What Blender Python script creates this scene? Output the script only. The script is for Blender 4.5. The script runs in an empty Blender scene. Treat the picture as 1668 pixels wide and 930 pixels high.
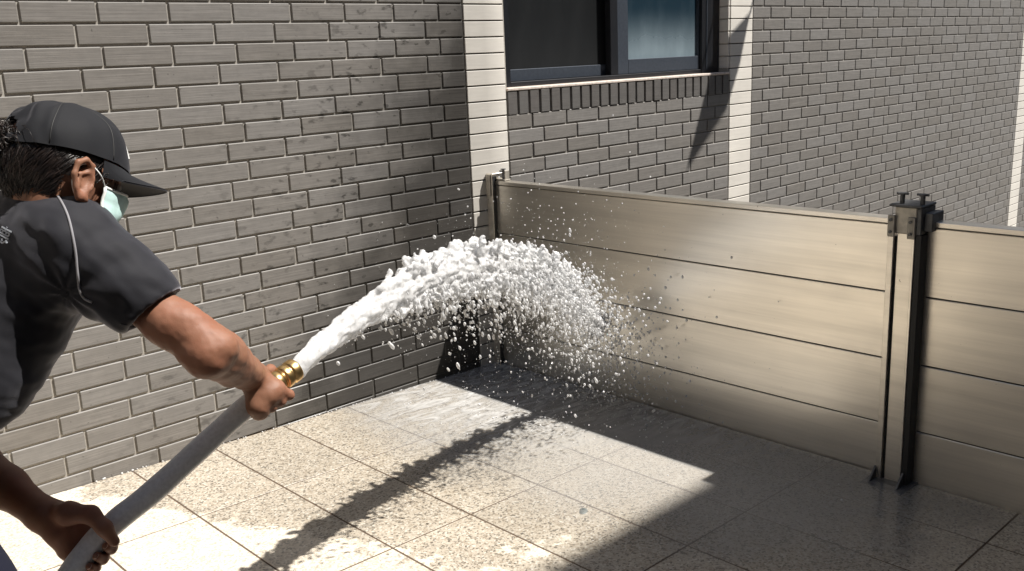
import bpy, math, random
import numpy as np
from mathutils import Vector, Matrix, noise as mnoise
from mathutils.bvhtree import BVHTree

random.seed(7); RNG = np.random.default_rng(7)
SC = bpy.context.scene
COL = SC.collection
R_ = math.radians
V3 = lambda *a: np.array(a, dtype=float)

# ------------------------------------------------------------------ camera
CAM = V3(-1.164, -3.199, 1.388)
YAW, PIT, ROL, FPX = 0.8127, -0.2383, -0.0424, 1540.77
ca, sa, cb, sb = math.cos(YAW), math.sin(YAW), math.cos(PIT), math.sin(PIT)
FW = V3(ca*cb, sa*cb, sb); _r = V3(sa, -ca, 0); _u = np.cross(_r, FW)
RT = _r*math.cos(ROL) + _u*math.sin(ROL); UP = -_r*math.sin(ROL) + _u*math.cos(ROL)
cam = bpy.data.objects.new('camera', bpy.data.cameras.new('camera'))
cam.data.sensor_width = 36; cam.data.lens = FPX/1668*36
cam.data.clip_start = .05; cam.data.clip_end = 3000
M = Matrix(((RT[0], UP[0], -FW[0], CAM[0]), (RT[1], UP[1], -FW[1], CAM[1]), (RT[2], UP[2], -FW[2], CAM[2]), (0, 0, 0, 1)))
cam.matrix_world = M; COL.objects.link(cam); SC.camera = cam
# a measured photo position (pixel, distance) as a point of the place
def at(u, v, d): return CAM + FW*d + RT*((u-834)/FPX*d) - UP*((v-465)/FPX*d)

# ------------------------------------------------------------------ sun, sky, exposure
SUN = V3(.452, -.45, 1.0); SUN /= np.linalg.norm(SUN)
ELEV = math.asin(SUN[2]); AZ = math.atan2(SUN[0], SUN[1])
w = bpy.data.worlds.new('World'); SC.world = w; w.use_nodes = True
nt = w.node_tree; nt.nodes.clear()
sky = nt.nodes.new('ShaderNodeTexSky'); sky.sky_type = 'NISHITA'; sky.sun_disc = False
sky.sun_elevation = ELEV; sky.sun_rotation = AZ
bg = nt.nodes.new('ShaderNodeBackground'); bg.inputs['Strength'].default_value = .055
wo = nt.nodes.new('ShaderNodeOutputWorld')
nt.links.new(sky.outputs[0], bg.inputs[0]); nt.links.new(bg.outputs[0], wo.inputs[0])
sl = bpy.data.lights.new('sun', 'SUN'); sl.energy = 4.9; sl.angle = R_(.75); sl.color = (1, .955, .89)
so = bpy.data.objects.new('sun', sl); COL.objects.link(so)
so.rotation_euler = Vector(SUN).to_track_quat('Z', 'Y').to_euler(); so.location = (4, -5, 10)
SC.view_settings.view_transform = 'Standard'; SC.view_settings.look = 'None'
SC.view_settings.gamma = 1; SC.view_settings.exposure = .65
SC.cycles.max_bounces = 10; SC.cycles.transparent_max_bounces = 24
SC.cycles.transmission_bounces = 8; SC.cycles.glossy_bounces = 5; SC.cycles.diffuse_bounces = 5
SC.cycles.caustics_reflective = False; SC.cycles.caustics_refractive = False
SC.cycles.use_denoising = True

# ------------------------------------------------------------------ material helpers
class NT:
    def __init__(s, name):
        s.m = bpy.data.materials.new(name); s.m.use_nodes = True
        s.t = s.m.node_tree; s.t.nodes.clear()
        s.out = s.t.nodes.new('ShaderNodeOutputMaterial')
    def n(s, typ, ins=None, **kw):
        nd = s.t.nodes.new('ShaderNode'+typ)
        for k, v in kw.items(): setattr(nd, k, v)
        for k, v in (ins or {}).items(): s.set(nd.inputs[k], v)
        return nd
    def set(s, sock, v):
        if isinstance(v, bpy.types.NodeSocket): s.t.links.new(v, sock)
        elif isinstance(v, bpy.types.Node): s.t.links.new(v.outputs[0], sock)
        elif isinstance(v, tuple) and len(v) == 3 and sock.type == 'RGBA': sock.default_value = (*v, 1)
        else: sock.default_value = v
    def math(s, op, a, b=0.0, c=None, clamp=False):
        nd = s.n('Math', operation=op, use_clamp=clamp); s.set(nd.inputs[0], a); s.set(nd.inputs[1], b)
        if c is not None: s.set(nd.inputs[2], c)
        return nd.outputs[0]
    def pos(s): return s.n('NewGeometry').outputs['Position']
    def xyz(s, p=None):
        nd = s.n('SeparateXYZ'); s.t.links.new(p or s.pos(), nd.inputs[0]); return nd.outputs
    def scl(s, v, p=None, rot=(0, 0, 0)):
        nd = s.n('Mapping'); s.t.links.new(p or s.pos(), nd.inputs[0])
        nd.inputs['Scale'].default_value = v; nd.inputs['Rotation'].default_value = rot; return nd.outputs[0]
    def noise(s, vec, scale, detail=3, rough=.5, dist=0):
        nd = s.n('TexNoise', {'Vector': vec, 'Scale': scale, 'Detail': detail, 'Roughness': rough, 'Distortion': dist}); return nd.outputs[0]
    def ramp(s, f, stops, interp='LINEAR'):
        nd = s.n('ValToRGB'); s.set(nd.inputs[0], f); cr = nd.color_ramp; cr.interpolation = interp
        while len(cr.elements) < len(stops): cr.elements.new(.5)
        for e, (p, c) in zip(cr.elements, stops): e.position = p; e.color = (*c, 1) if isinstance(c, tuple) else (c, c, c, 1)
        return nd.outputs[0]
    def rng(s, v, a, b, c=0., d=1., smooth=False):
        nd = s.n('MapRange', clamp=True); nd.interpolation_type = 'SMOOTHSTEP' if smooth else 'LINEAR'
        for i, x in enumerate((v, a, b, c, d)): s.set(nd.inputs[i], x)
        return nd.outputs[0]
    def mix(s, f, a, b, mode='MIX'):
        nd = s.n('Mix', data_type='RGBA', blend_type=mode); nd.clamp_factor = True
        s.set(nd.inputs[0], f); s.set(nd.inputs[6], a); s.set(nd.inputs[7], b); return nd.outputs[2]
    def bump(s, h, strength, dist):
        return s.n('Bump', {'Height': h, 'Strength': strength, 'Distance': dist}).outputs[0]
    def bsdf(s, **kw):
        nd = s.n('BsdfPrincipled')
        for k, v in kw.items(): s.set(nd.inputs[k.replace('_', ' ')], v)
        s.t.links.new(nd.outputs[0], s.out.inputs[0]); return nd

def simple(name, col, rough=.5, metal=0., var=.12, scale=60, bump=.2, bd=.001, **kw):
    t = NT(name); n_ = t.noise(t.pos(), scale, 5)
    f = t.rng(n_, .3, .7, 1-var, 1+var)
    c = t.mix(1.0, col, t.ramp(f, [(0, 0.0), (1, 1.0)]) if False else t.n('CombineXYZ', {0: f, 1: f, 2: f}).outputs[0], 'MULTIPLY')
    t.bsdf(Base_Color=c, Roughness=rough, Metallic=metal, Normal=t.bump(n_, bump, bd), **kw)
    return t.m

MAT = {}
# --- wall bricks: ribbed grey-brown tiles; wet and darker towards the splashed corner
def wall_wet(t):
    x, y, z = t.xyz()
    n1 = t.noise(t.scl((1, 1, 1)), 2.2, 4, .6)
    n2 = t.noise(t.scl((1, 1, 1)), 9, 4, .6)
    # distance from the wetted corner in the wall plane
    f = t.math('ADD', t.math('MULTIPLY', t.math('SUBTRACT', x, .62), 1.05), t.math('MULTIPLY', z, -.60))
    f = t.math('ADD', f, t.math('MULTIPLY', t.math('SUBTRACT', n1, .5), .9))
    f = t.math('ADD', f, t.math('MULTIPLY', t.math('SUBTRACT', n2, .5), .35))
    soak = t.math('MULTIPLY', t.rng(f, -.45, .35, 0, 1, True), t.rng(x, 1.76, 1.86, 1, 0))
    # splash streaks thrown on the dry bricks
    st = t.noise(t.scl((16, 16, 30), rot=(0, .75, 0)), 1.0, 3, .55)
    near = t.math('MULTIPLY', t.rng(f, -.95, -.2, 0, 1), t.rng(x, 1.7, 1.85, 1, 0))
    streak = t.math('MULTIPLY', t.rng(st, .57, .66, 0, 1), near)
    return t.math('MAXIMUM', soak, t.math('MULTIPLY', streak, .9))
def brick_mat(name, c0, c1, groove=True):
    t = NT(name); g = t.n('NewGeometry'); rnd = g.outputs['Random Per Island']
    oi = t.n('ObjectInfo').outputs['Random']
    rr = t.math('FRACT', t.math('ADD', rnd, oi))
    wet = wall_wet(t)
    lines = t.noise(t.scl((3.5, 3.5, 330)), 1.0, 2, .5)
    fine = t.noise(t.scl((9, 9, 120)), 1.0, 4, .65)
    blot = t.noise(t.pos(), 26, 4, .6)
    dots = t.rng(t.noise(t.pos(), 60, 2, .5), .70, .75, 1, .55)
    f = t.math('MULTIPLY', t.rng(lines, .3, .7, .82, 1.12), t.rng(fine, .25, .75, .86, 1.12))
    f = t.math('MULTIPLY', f, t.rng(blot, .3, .7, .93, 1.06))
    f = t.math('MULTIPLY', f, dots)
    f = t.math('MULTIPLY', f, t.rng(rr, 0, 1, .87, 1.09))
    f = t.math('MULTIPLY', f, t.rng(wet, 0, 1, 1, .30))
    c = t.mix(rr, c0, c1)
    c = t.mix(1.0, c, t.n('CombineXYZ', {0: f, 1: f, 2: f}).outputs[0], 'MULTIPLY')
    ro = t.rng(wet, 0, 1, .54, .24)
    t.bsdf(Base_Color=c, Roughness=ro, Specular_IOR_Level=t.rng(wet, 0, 1, .42, .22), Normal=t.bump(lines, .55, .0012))
    return t.m
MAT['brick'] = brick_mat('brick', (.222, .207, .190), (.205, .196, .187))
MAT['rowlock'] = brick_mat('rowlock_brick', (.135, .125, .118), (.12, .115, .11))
def mortar_mat():
    t = NT('mortar'); wet = wall_wet(t); n_ = t.noise(t.pos(), 140, 4)
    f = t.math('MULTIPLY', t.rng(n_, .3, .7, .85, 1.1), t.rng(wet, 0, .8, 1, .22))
    c = t.mix(1.0, (.40, .375, .335), t.n('CombineXYZ', {0: f, 1: f, 2: f}).outputs[0], 'MULTIPLY')
    t.bsdf(Base_Color=c, Roughness=.9, Normal=t.bump(n_, .5, .001)); return t.m
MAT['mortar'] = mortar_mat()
MAT['dark_joint'] = simple('dark_joint', (.10, .09, .08), .9)
def white_tile():
    t = NT('white_tile'); oi = t.n('ObjectInfo').outputs['Random']
    n1 = t.noise(t.scl((8, 8, 90)), 1, 3); n2 = t.noise(t.pos(), 5, 4); wet = wall_wet(t)
    f = t.math('MULTIPLY', t.rng(n1, .3, .7, .95, 1.03), t.rng(n2, .3, .75, 1.03, .9))
    f = t.math('MULTIPLY', f, t.rng(oi, 0, 1, .94, 1.04)); f = t.math('MULTIPLY', f, t.rng(wet, 0, 1, 1, .72))
    c = t.mix(1.0, (.78, .745, .685), t.n('CombineXYZ', {0: f, 1: f, 2: f}).outputs[0], 'MULTIPLY')
    t.bsdf(Base_Color=c, Roughness=.45, Normal=t.bump(n1, .3, .001)); return t.m
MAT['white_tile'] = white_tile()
# --- granite floor tiles, dry and wet
def tile_mat():
    t = NT('granite_tile'); P = t.pos(); x, y, z = t.xyz(); oi = t.n('ObjectInfo').outputs['Random']
    v1 = t.n('TexVoronoi', {'Vector': P, 'Scale': 170.0, 'Randomness': 1.0}); v2 = t.n('TexVoronoi', {'Vector': P, 'Scale': 260.0})
    c1 = t.n('SeparateColor', {0: v1.outputs['Color']}); c2 = t.n('SeparateColor', {0: v2.outputs['Color']})
    chip = t.ramp(c1.outputs[0], [(0, (.035, .032, .03)), (.10, (.13, .11, .09)), (.17, (.33, .275, .215)), (.32, (.50, .445, .375)), (.55, (.57, .52, .445)), (.82, (.64, .60, .53)), (.93, (.78, .76, .71))], 'CONSTANT')
    fine = t.ramp(c2.outputs[1], [(0, (.12, .105, .09)), (.13, (.48, .43, .36)), (.7, (.60, .55, .475)), (1, (.72, .69, .63))])
    base = t.mix(.33, chip, fine)
    big = t.noise(P, 2.3, 5, .6); mid = t.noise(P, 13, 4, .6); mic = t.noise(P, 300, 2)
    base = t.mix(t.rng(mid, .4, .75, 0, .16), base, (.52, .44, .33))
    # dry, sun-bleached strip nearer the viewer's left, ragged edge
    s = t.math('SUBTRACT', t.math('MULTIPLY', y, -1.0), t.math('ADD', .50, t.math('MULTIPLY', x, 2.3)))
    s = t.math('ADD', s, t.math('MULTIPLY', t.math('SUBTRACT', big, .5), .7))
    s = t.math('ADD', s, t.math('MULTIPLY', t.math('SUBTRACT', mid, .5), .75))
    px_ = t.math('SUBTRACT', x, .56); py_ = t.math('ADD', y, 1.50)
    s2 = t.math('SUBTRACT', .05, t.math('SQRT', t.math('ADD', t.math('MULTIPLY', px_, px_), t.math('MULTIPLY', t.math('MULTIPLY', py_, py_), .6))))
    s2 = t.math('ADD', s2, t.math('MULTIPLY', t.math('SUBTRACT', mid, .5), .9)); s2 = t.math('ADD', s2, t.math('MULTIPLY', t.math('SUBTRACT', big, .5), .5))
    s = t.math('MAXIMUM', s, s2)
    dry = t.rng(s, -.02, .07, 0, 1, True)
    # standing water / soaked ground towards the corner
    dx = t.math('SUBTRACT', x, 1.5); dy = t.math('ADD', y, .8)
    dist = t.math('SQRT', t.math('ADD', t.math('MULTIPLY', dx, dx), t.math('MULTIPLY', t.math('MULTIPLY', dy, dy), .45)))
    soak = t.rng(t.math('ADD', dist, t.math('MULTIPLY', t.math('SUBTRACT', big, .5), .5)), .55, 1.5, 1, 0, True)
    f = t.rng(dry, 0, 1, .82, 1.12); f = t.math('MULTIPLY', f, t.rng(soak, 0, 1, 1, .9))
    f = t.math('MULTIPLY', f, t.rng(oi, 0, 1, .93, 1.07)); f = t.math('MULTIPLY', f, t.rng(big, .3, .7, .92, 1.08))
    c = t.mix(t.math('MULTIPLY', dry, .30), base, (.74, .70, .62))
    c = t.mix(1.0, c, (1.02, .995, .945), 'MULTIPLY')
    c = t.mix(1.0, c, t.n('CombineXYZ', {0: f, 1: f, 2: f}).outputs[0], 'MULTIPLY')
    ro = t.math('SUBTRACT', t.rng(dry, 0, 1, .42, .85), t.math('MULTIPLY', soak, .22))
    h = t.math('ADD', c1.outputs[0], t.math('MULTIPLY', mic, .6))
    t.bsdf(Base_Color=c, Roughness=ro, Specular_IOR_Level=.5, Normal=t.bump(h, .25, .0008)); return t.m
MAT['tile'] = tile_mat()
MAT['grout'] = simple('grout', (.11, .075, .05), .9)
MAT['ground'] = simple('ground_concrete', (.30, .29, .27), .9, scale=3)
# --- anodised aluminium planks
def alu(name, col, rough, streak=.10, dirt=True):
    t = NT(name); P = t.pos(); x, y, z = t.xyz()
    br = t.noise(t.scl((3, 2.2, 150)), 1, 3, .5); lo = t.noise(t.scl((2, 1.1, 26)), 1, 4, .6)
    sp = t.rng(t.noise(t.scl((20, 34, 34)), 1.6, 3, .5), .735, .765, 1, .55 if dirt else 1)
    oi = t.n('ObjectInfo').outputs['Random']
    f = t.math('MULTIPLY', t.rng(lo, .3, .7, 1-streak, 1+streak*.8), t.rng(br, .3, .7, 1-streak*.3, 1+streak*.3))
    f = t.math('MULTIPLY', f, t.rng(oi, 0, 1, .95, 1.04))
    film = t.rng(t.noise(t.scl((1.5, 1.5, 2.2)), 1.6, 5, .65), .35, .7, 0, 1)
    if dirt: f = t.math('MULTIPLY', f, sp)
    c = t.mix(1.0, col, t.n('CombineXYZ', {0: f, 1: f, 2: f}).outputs[0], 'MULTIPLY')
    ro = t.math('ADD', rough-.03, t.math('MULTIPLY', film, .09))
    t.bsdf(Base_Color=c, Metallic=1.0, Roughness=ro, Normal=t.bump(br, .10, .0006)); return t.m
MAT['alu'] = alu('anodised_aluminium', (.89, .845, .765), .345)
MAT['alu_post'] = alu('post_aluminium', (.87, .825, .745), .36)
MAT['steel'] = simple('galvanised_steel', (.36, .335, .29), .55, .25, .2, 40)
MAT['dark_steel'] = simple('dark_steel', (.10, .102, .105), .5, .3, .25, 60)
MAT['cap_plate'] = simple('cap_plate_metal', (.50, .465, .40), .5, .3, .2, 40)
MAT['rubber'] = simple('black_rubber', (.018, .018, .018), .6)
MAT['frame'] = simple('window_frame_black', (.012, .013, .016), .35)
MAT['sash'] = simple('window_sash_slate', (.055, .066, .085), .35, .2)
MAT['sill'] = simple('sill_render', (.62, .54, .48), .8, var=.2)
def pane(name, c, refl_dust, low, scr):
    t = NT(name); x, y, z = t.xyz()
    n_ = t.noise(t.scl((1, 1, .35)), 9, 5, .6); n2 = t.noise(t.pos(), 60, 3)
    film = t.math('MULTIPLY', t.rng(z, 1.33, 1.62, 1, 0, True), low)          # reflected sky painted as a pale gradient on the lower glass
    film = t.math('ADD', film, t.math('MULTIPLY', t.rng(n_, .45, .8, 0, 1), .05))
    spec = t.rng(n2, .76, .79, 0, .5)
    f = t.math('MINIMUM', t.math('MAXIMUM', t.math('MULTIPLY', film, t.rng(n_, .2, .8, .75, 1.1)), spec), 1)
    col = t.mix(f, c, refl_dust)
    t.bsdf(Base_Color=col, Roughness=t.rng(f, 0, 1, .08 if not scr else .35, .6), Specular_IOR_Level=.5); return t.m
MAT['pane_dark'] = pane('screened_glass', (.010, .011, .012), (.10, .105, .11), .06, True)
MAT['pane_blue'] = pane('painted_refl_glass', (.012, .030, .046), (.33, .42, .47), .62, False)
MAT['opposite'] = simple('opposite_wall_paint', (.25, .245, .24), .8, scale=5)
MAT['cream'] = simple('cream_paint', (.74, .69, .60), .85, scale=4)
MAT['shadow_sheet'] = simple('shadow_sheet_grey', (.35, .36, .36), .6)
# --- water
def water_mat(name, white, clear, sss):
    t = NT(name)
    n_ = t.noise(t.pos(), 42, 4, .6)
    d = t.n('BsdfPrincipled', {'Base Color': (.965, .97, .98), 'Roughness': .08, 'IOR': 1.33, 'Subsurface Weight': sss, 'Subsurface Radius': (1.0, 1.0, 1.0), 'Subsurface Scale': .012})
    tr = t.n('BsdfTranslucent', {'Color': (.97, .975, .98)})
    m1 = t.n('MixShader', {0: .25, 1: d, 2: tr})
    g = t.n('BsdfGlass', {'IOR': 1.33, 'Roughness': .03, 'Color': (1, 1, 1)}); tp = t.n('BsdfTransparent')
    m0 = t.n('MixShader', {0: clear, 1: g, 2: tp})
    f = t.rng(n_, .3, .7, white-.26, min(1, white+.26))
    m2 = t.n('MixShader', {0: f, 1: m0, 2: m1})
    t.t.links.new(m2.outputs[0], t.out.inputs[0]); return t.m
MAT['jet'] = water_mat('aerated_water', .64, .35, .3)
MAT['spray'] = water_mat('spray_water', .62, .6, 0.0)
def film_mat():
    t = NT('water_film'); P = t.pos(); x, y, z = t.xyz()
    big = t.noise(P, 2.6, 4, .6); rip = t.noise(t.scl((1, 1.6, 1)), 26, 3, .55, 1.2); rip2 = t.noise(P, 90, 2)
    dx = t.math('SUBTRACT', x, 1.5); dy = t.math('ADD', y, .85)
    dist = t.math('SQRT', t.math('ADD', t.math('MULTIPLY', t.math('MULTIPLY', dx, dx), 1.25), t.math('MULTIPLY', t.math('MULTIPLY', dy, dy), .42)))
    dist = t.math('ADD', dist, t.math('MULTIPLY', t.math('SUBTRACT', big, .5), .55))
    a = t.rng(dist, .70, 1.05, 1, 0, True)
    churn = t.noise(t.scl((2.2, 7, 1), rot=(0, 0, -.5)), 2.6, 5, .68, 1.4)
    near = t.math('SQRT', t.math('ADD', t.math('MULTIPLY', t.math('SUBTRACT', x, 1.35), t.math('SUBTRACT', x, 1.35)), t.math('MULTIPLY', t.math('MULTIPLY', t.math('ADD', y, .3), t.math('ADD', y, .3)), .8)))
    foam = t.math('ADD', t.rng(dist, .1, .95, .42, .14), t.math('MULTIPLY', t.rng(churn, .44, .68, 0, .6), t.rng(near, .15, .8, 1, 0, True)))
    foam = t.math('ADD', foam, t.math('MULTIPLY', t.math('MULTIPLY', t.rng(churn, .42, .66, 0, .40), t.rng(x, 1.42, 1.72, 0, 1, True)), t.rng(y, -1.9, -1.0, 0, 1, True)))
    foam = t.math('MINIMUM', foam, .92)
    nrm = t.bump(t.math('ADD', rip, t.math('MULTIPLY', rip2, .25)), .22, .006)
    tp = t.n('BsdfTransparent'); df = t.n('BsdfDiffuse', {'Color': (.66, .655, .64)})
    gl = t.n('BsdfGlossy', {'Roughness': .10, 'Normal': nrm}); fr = t.n('Fresnel', {'IOR': 1.33, 'Normal': nrm})
    m1 = t.n('MixShader', {0: foam, 1: tp, 2: df}); m2 = t.n('MixShader', {0: fr, 1: m1, 2: gl})
    tp2 = t.n('BsdfTransparent'); m3 = t.n('MixShader', {0: a, 1: tp2, 2: m2})
    t.t.links.new(m3.outputs[0], t.out.inputs[0]); return t.m
MAT['film'] = film_mat()
# --- hose, brass, person
MAT['hose'] = simple('hose_jacket', (.74, .75, .76), .30, 0, .1, 140, .35, .0006)
MAT['brass'] = simple('brass', (.74, .50, .22), .30, 1.0, .12, 40, .1)
def skin():
    t = NT('skin'); P = t.pos(); a = t.noise(P, 24, 4, .6); b = t.noise(P, 420, 3); cc = t.noise(P, 7, 3)
    c = t.mix(t.rng(a, .3, .7, 0, 1), (.225, .105, .062), (.285, .142, .088)); c = t.mix(t.rng(cc, .45, .7, 0, .4), c, (.27, .088, .050))
    t.bsdf(Base_Color=c, Roughness=.56, Specular_IOR_Level=.35, Subsurface_Weight=.12, Subsurface_Radius=(.9, .35, .2), Subsurface_Scale=.012, Normal=t.bump(t.math('ADD', b, a), .22, .0008)); return t.m
MAT['skin'] = skin()
MAT['nail'] = simple('nail', (.60, .40, .32), .3)
def cloth(name, c, sheen, rough):
    t = NT(name); P = t.pos(); wv = t.noise(P, 650, 2); bg_ = t.noise(P, 6, 4)
    f = t.rng(bg_, .3, .7, .85, 1.15)
    col = t.mix(1.0, c, t.n('CombineXYZ', {0: f, 1: f, 2: f}).outputs[0], 'MULTIPLY')
    t.bsdf(Base_Color=col, Roughness=rough, Sheen_Weight=sheen, Sheen_Roughness=.4, Sheen_Tint=(.9, .9, 1.0), Specular_IOR_Level=.22, Normal=t.bump(wv, .3, .0004)); return t.m
MAT['shirt'] = cloth('shirt_jersey', (.0150, .0150, .0190), .55, .72)
MAT['piping'] = cloth('piping', (.25, .245, .26), .1, .6)
MAT['cap'] = cloth('cap_twill', (.0115, .012, .0145), .14, .75)
MAT['trousers'] = cloth('trouser_cloth', (.010, .011, .022), .04, .85)
MAT['print'] = simple('shirt_print', (.42, .45, .50), .6)
MAT['patch'] = simple('cap_patch', (.82, .82, .80), .6)
MAT['shoe'] = simple('shoe_rubber', (.03, .03, .035), .5)
MAT['mask'] = simple('mask_fabric', (.56, .78, .75), .8)
MAT['mask_edge'] = simple('mask_edge', (.82, .84, .82), .8)
def hair():
    t = NT('hair'); n_ = t.n('NewGeometry').outputs['Random Per Island']
    c = t.mix(n_, (.007, .006, .006), (.038, .025, .020)); t.bsdf(Base_Color=c, Roughness=.33, Specular_IOR_Level=.6); return t.m
MAT['hair'] = hair()
MAT['eye'] = simple('eye', (.7, .68, .64), .15)
MAT['pebble'] = simple('stone_chip', (.11, .125, .12), .5, var=.3)

# ------------------------------------------------------------------ mesh helpers
def mk(name, V, F, mat, parent=None, smooth=False):
    me = bpy.data.meshes.new(name); me.from_pydata([tuple(map(float, v)) for v in V], [], [tuple(map(int, f)) for f in F])
    return link(name, me, mat, parent, smooth)
def link(name, me, mat, parent=None, smooth=False):
    if mat is not None and not me.materials: me.materials.append(MAT[mat] if isinstance(mat, str) else mat)
    if smooth: me.polygons.foreach_set('use_smooth', np.ones(len(me.polygons), dtype=bool))
    o = bpy.data.objects.new(name, me); COL.objects.link(o)
    if parent is not None: o.parent = parent
    return o
def empty(name, loc=(0, 0, 0)):
    o = bpy.data.objects.new(name, None); o.location = loc; COL.objects.link(o); return o
def tag(o, label=None, cat=None, group=None, kind=None):
    for k, v in (('label', label), ('category', cat), ('group', group), ('kind', kind)):
        if v: o[k] = v
    return o
class MB:
    def __init__(s): s.V = []; s.F = []
    def add(s, V, F):
        b = len(s.V); s.V += [tuple(v) for v in V]; s.F += [tuple(i+b for i in f) for f in F]; return s
    def box(s, x0, x1, y0, y1, z0, z1, bev=0.0):
        if bev <= 0:
            V = [(x, y, z) for z in (z0, z1) for y in (y0, y1) for x in (x0, x1)]
            return s.add(V, [(0, 2, 3, 1), (4, 5, 7, 6), (0, 1, 5, 4), (2, 6, 7, 3), (0, 4, 6, 2), (1, 3, 7, 5)])
        V, F = bevbox(x0, x1, y0, y1, z0, z1, bev); return s.add(V, F)
    def cyl(s, p0, p1, r0, r1=None, n=12):
        r1 = r0 if r1 is None else r1
        V, F = tube([p0, p1], [r0, r1], n, True); return s.add(V, F)
    def obj(s, name, mat, parent=None, smooth=False): return mk(name, s.V, s.F, mat, parent, smooth)
def bevbox(x0, x1, y0, y1, z0, z1, b):
    c = [(x0, x1), (y0, y1), (z0, z1)]; V = []; idx = {}
    for sx in (0, 1):
        for sy in (0, 1):
            for sz in (0, 1):
                s_ = (sx, sy, sz); base = [c[a][s_[a]] for a in range(3)]
                for a in range(3):      # vertex on the face normal to axis a
                    p = [base[k] + (0 if k == a else (b if s_[k] == 0 else -b)) for k in range(3)]
                    idx[(s_, a)] = len(V); V.append(tuple(p))
    F = []
    def q(l): F.append(tuple(l))
    for a in range(3):
        o1, o2 = [(1, 2), (2, 0), (0, 1)][a]
        for sd in (0, 1):
            L = []
            for u_, v_ in ((0, 0), (1, 0), (1, 1), (0, 1)):
                k = [0, 0, 0]; k[a] = sd; k[o1] = u_; k[o2] = v_; L.append(idx[(tuple(k), a)])
            q(L if sd else L[::-1])
    for a in range(3):                   # edges parallel to axis a
        o1, o2 = [(1, 2), (2, 0), (0, 1)][a]
        for u_ in (0, 1):
            for v_ in (0, 1):
                k0 = [0, 0, 0]; k0[o1] = u_; k0[o2] = v_; k1 = list(k0); k1[a] = 1
                L = [idx[(tuple(k0), o1)], idx[(tuple(k1), o1)], idx[(tuple(k1), o2)], idx[(tuple(k0), o2)]]
                q(L if (u_ == v_) is False else L[::-1])
    for k in [(a, b_, c_) for a in (0, 1) for b_ in (0, 1) for c_ in (0, 1)]:
        L = [idx[(k, 0)], idx[(k, 1)], idx[(k, 2)]]
        q(L if sum(k) % 2 else L[::-1])
    return V, F
def nrm(a): a = np.asarray(a, float); return a/(np.linalg.norm(a)+1e-12)
def frames(P):
    P = np.asarray(P, float); n = len(P); T = np.array([nrm(P[min(i+1, n-1)]-P[max(i-1, 0)]) for i in range(n)])
    a = np.cross(T[0], (0, 0, 1.)); a = nrm(a if np.linalg.norm(a) > .1 else np.cross(T[0], (1., 0, 0))); A = []
    for t_ in T: a = nrm(a - t_*np.dot(a, t_)); A.append(a)
    return T, np.array(A), np.cross(T, np.array(A))
def tube(P, R, n=8, caps=True):
    P = np.asarray(P, float); T, A, B = frames(P); m = len(P); R = np.broadcast_to(R, (m,))
    an = np.arange(n)*2*math.pi/n
    V = (P[:, None, :] + R[:, None, None]*(np.cos(an)[None, :, None]*A[:, None, :] + np.sin(an)[None, :, None]*B[:, None, :])).reshape(-1, 3)
    F = [(i*n+j, i*n+(j+1) % n, (i+1)*n+(j+1) % n, (i+1)*n+j) for i in range(m-1) for j in range(n)]
    if caps: F += [tuple(range(n))[::-1], tuple((m-1)*n+j for j in range(n))]
    return V.tolist(), F
def spline(P, n=10):
    P = np.asarray(P, float); Q = np.vstack([2*P[0]-P[1], P, 2*P[-1]-P[-2]]); out = []
    for i in range(1, len(Q)-2):
        for t in np.linspace(0, 1, n, endpoint=False):
            a, b, c, d = Q[i-1:i+3]
            out.append(.5*((2*b)+(-a+c)*t+(2*a-5*b+4*c-d)*t*t+(-a+3*b-3*c+d)*t**3))
    out.append(P[-1]); return np.array(out)
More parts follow.
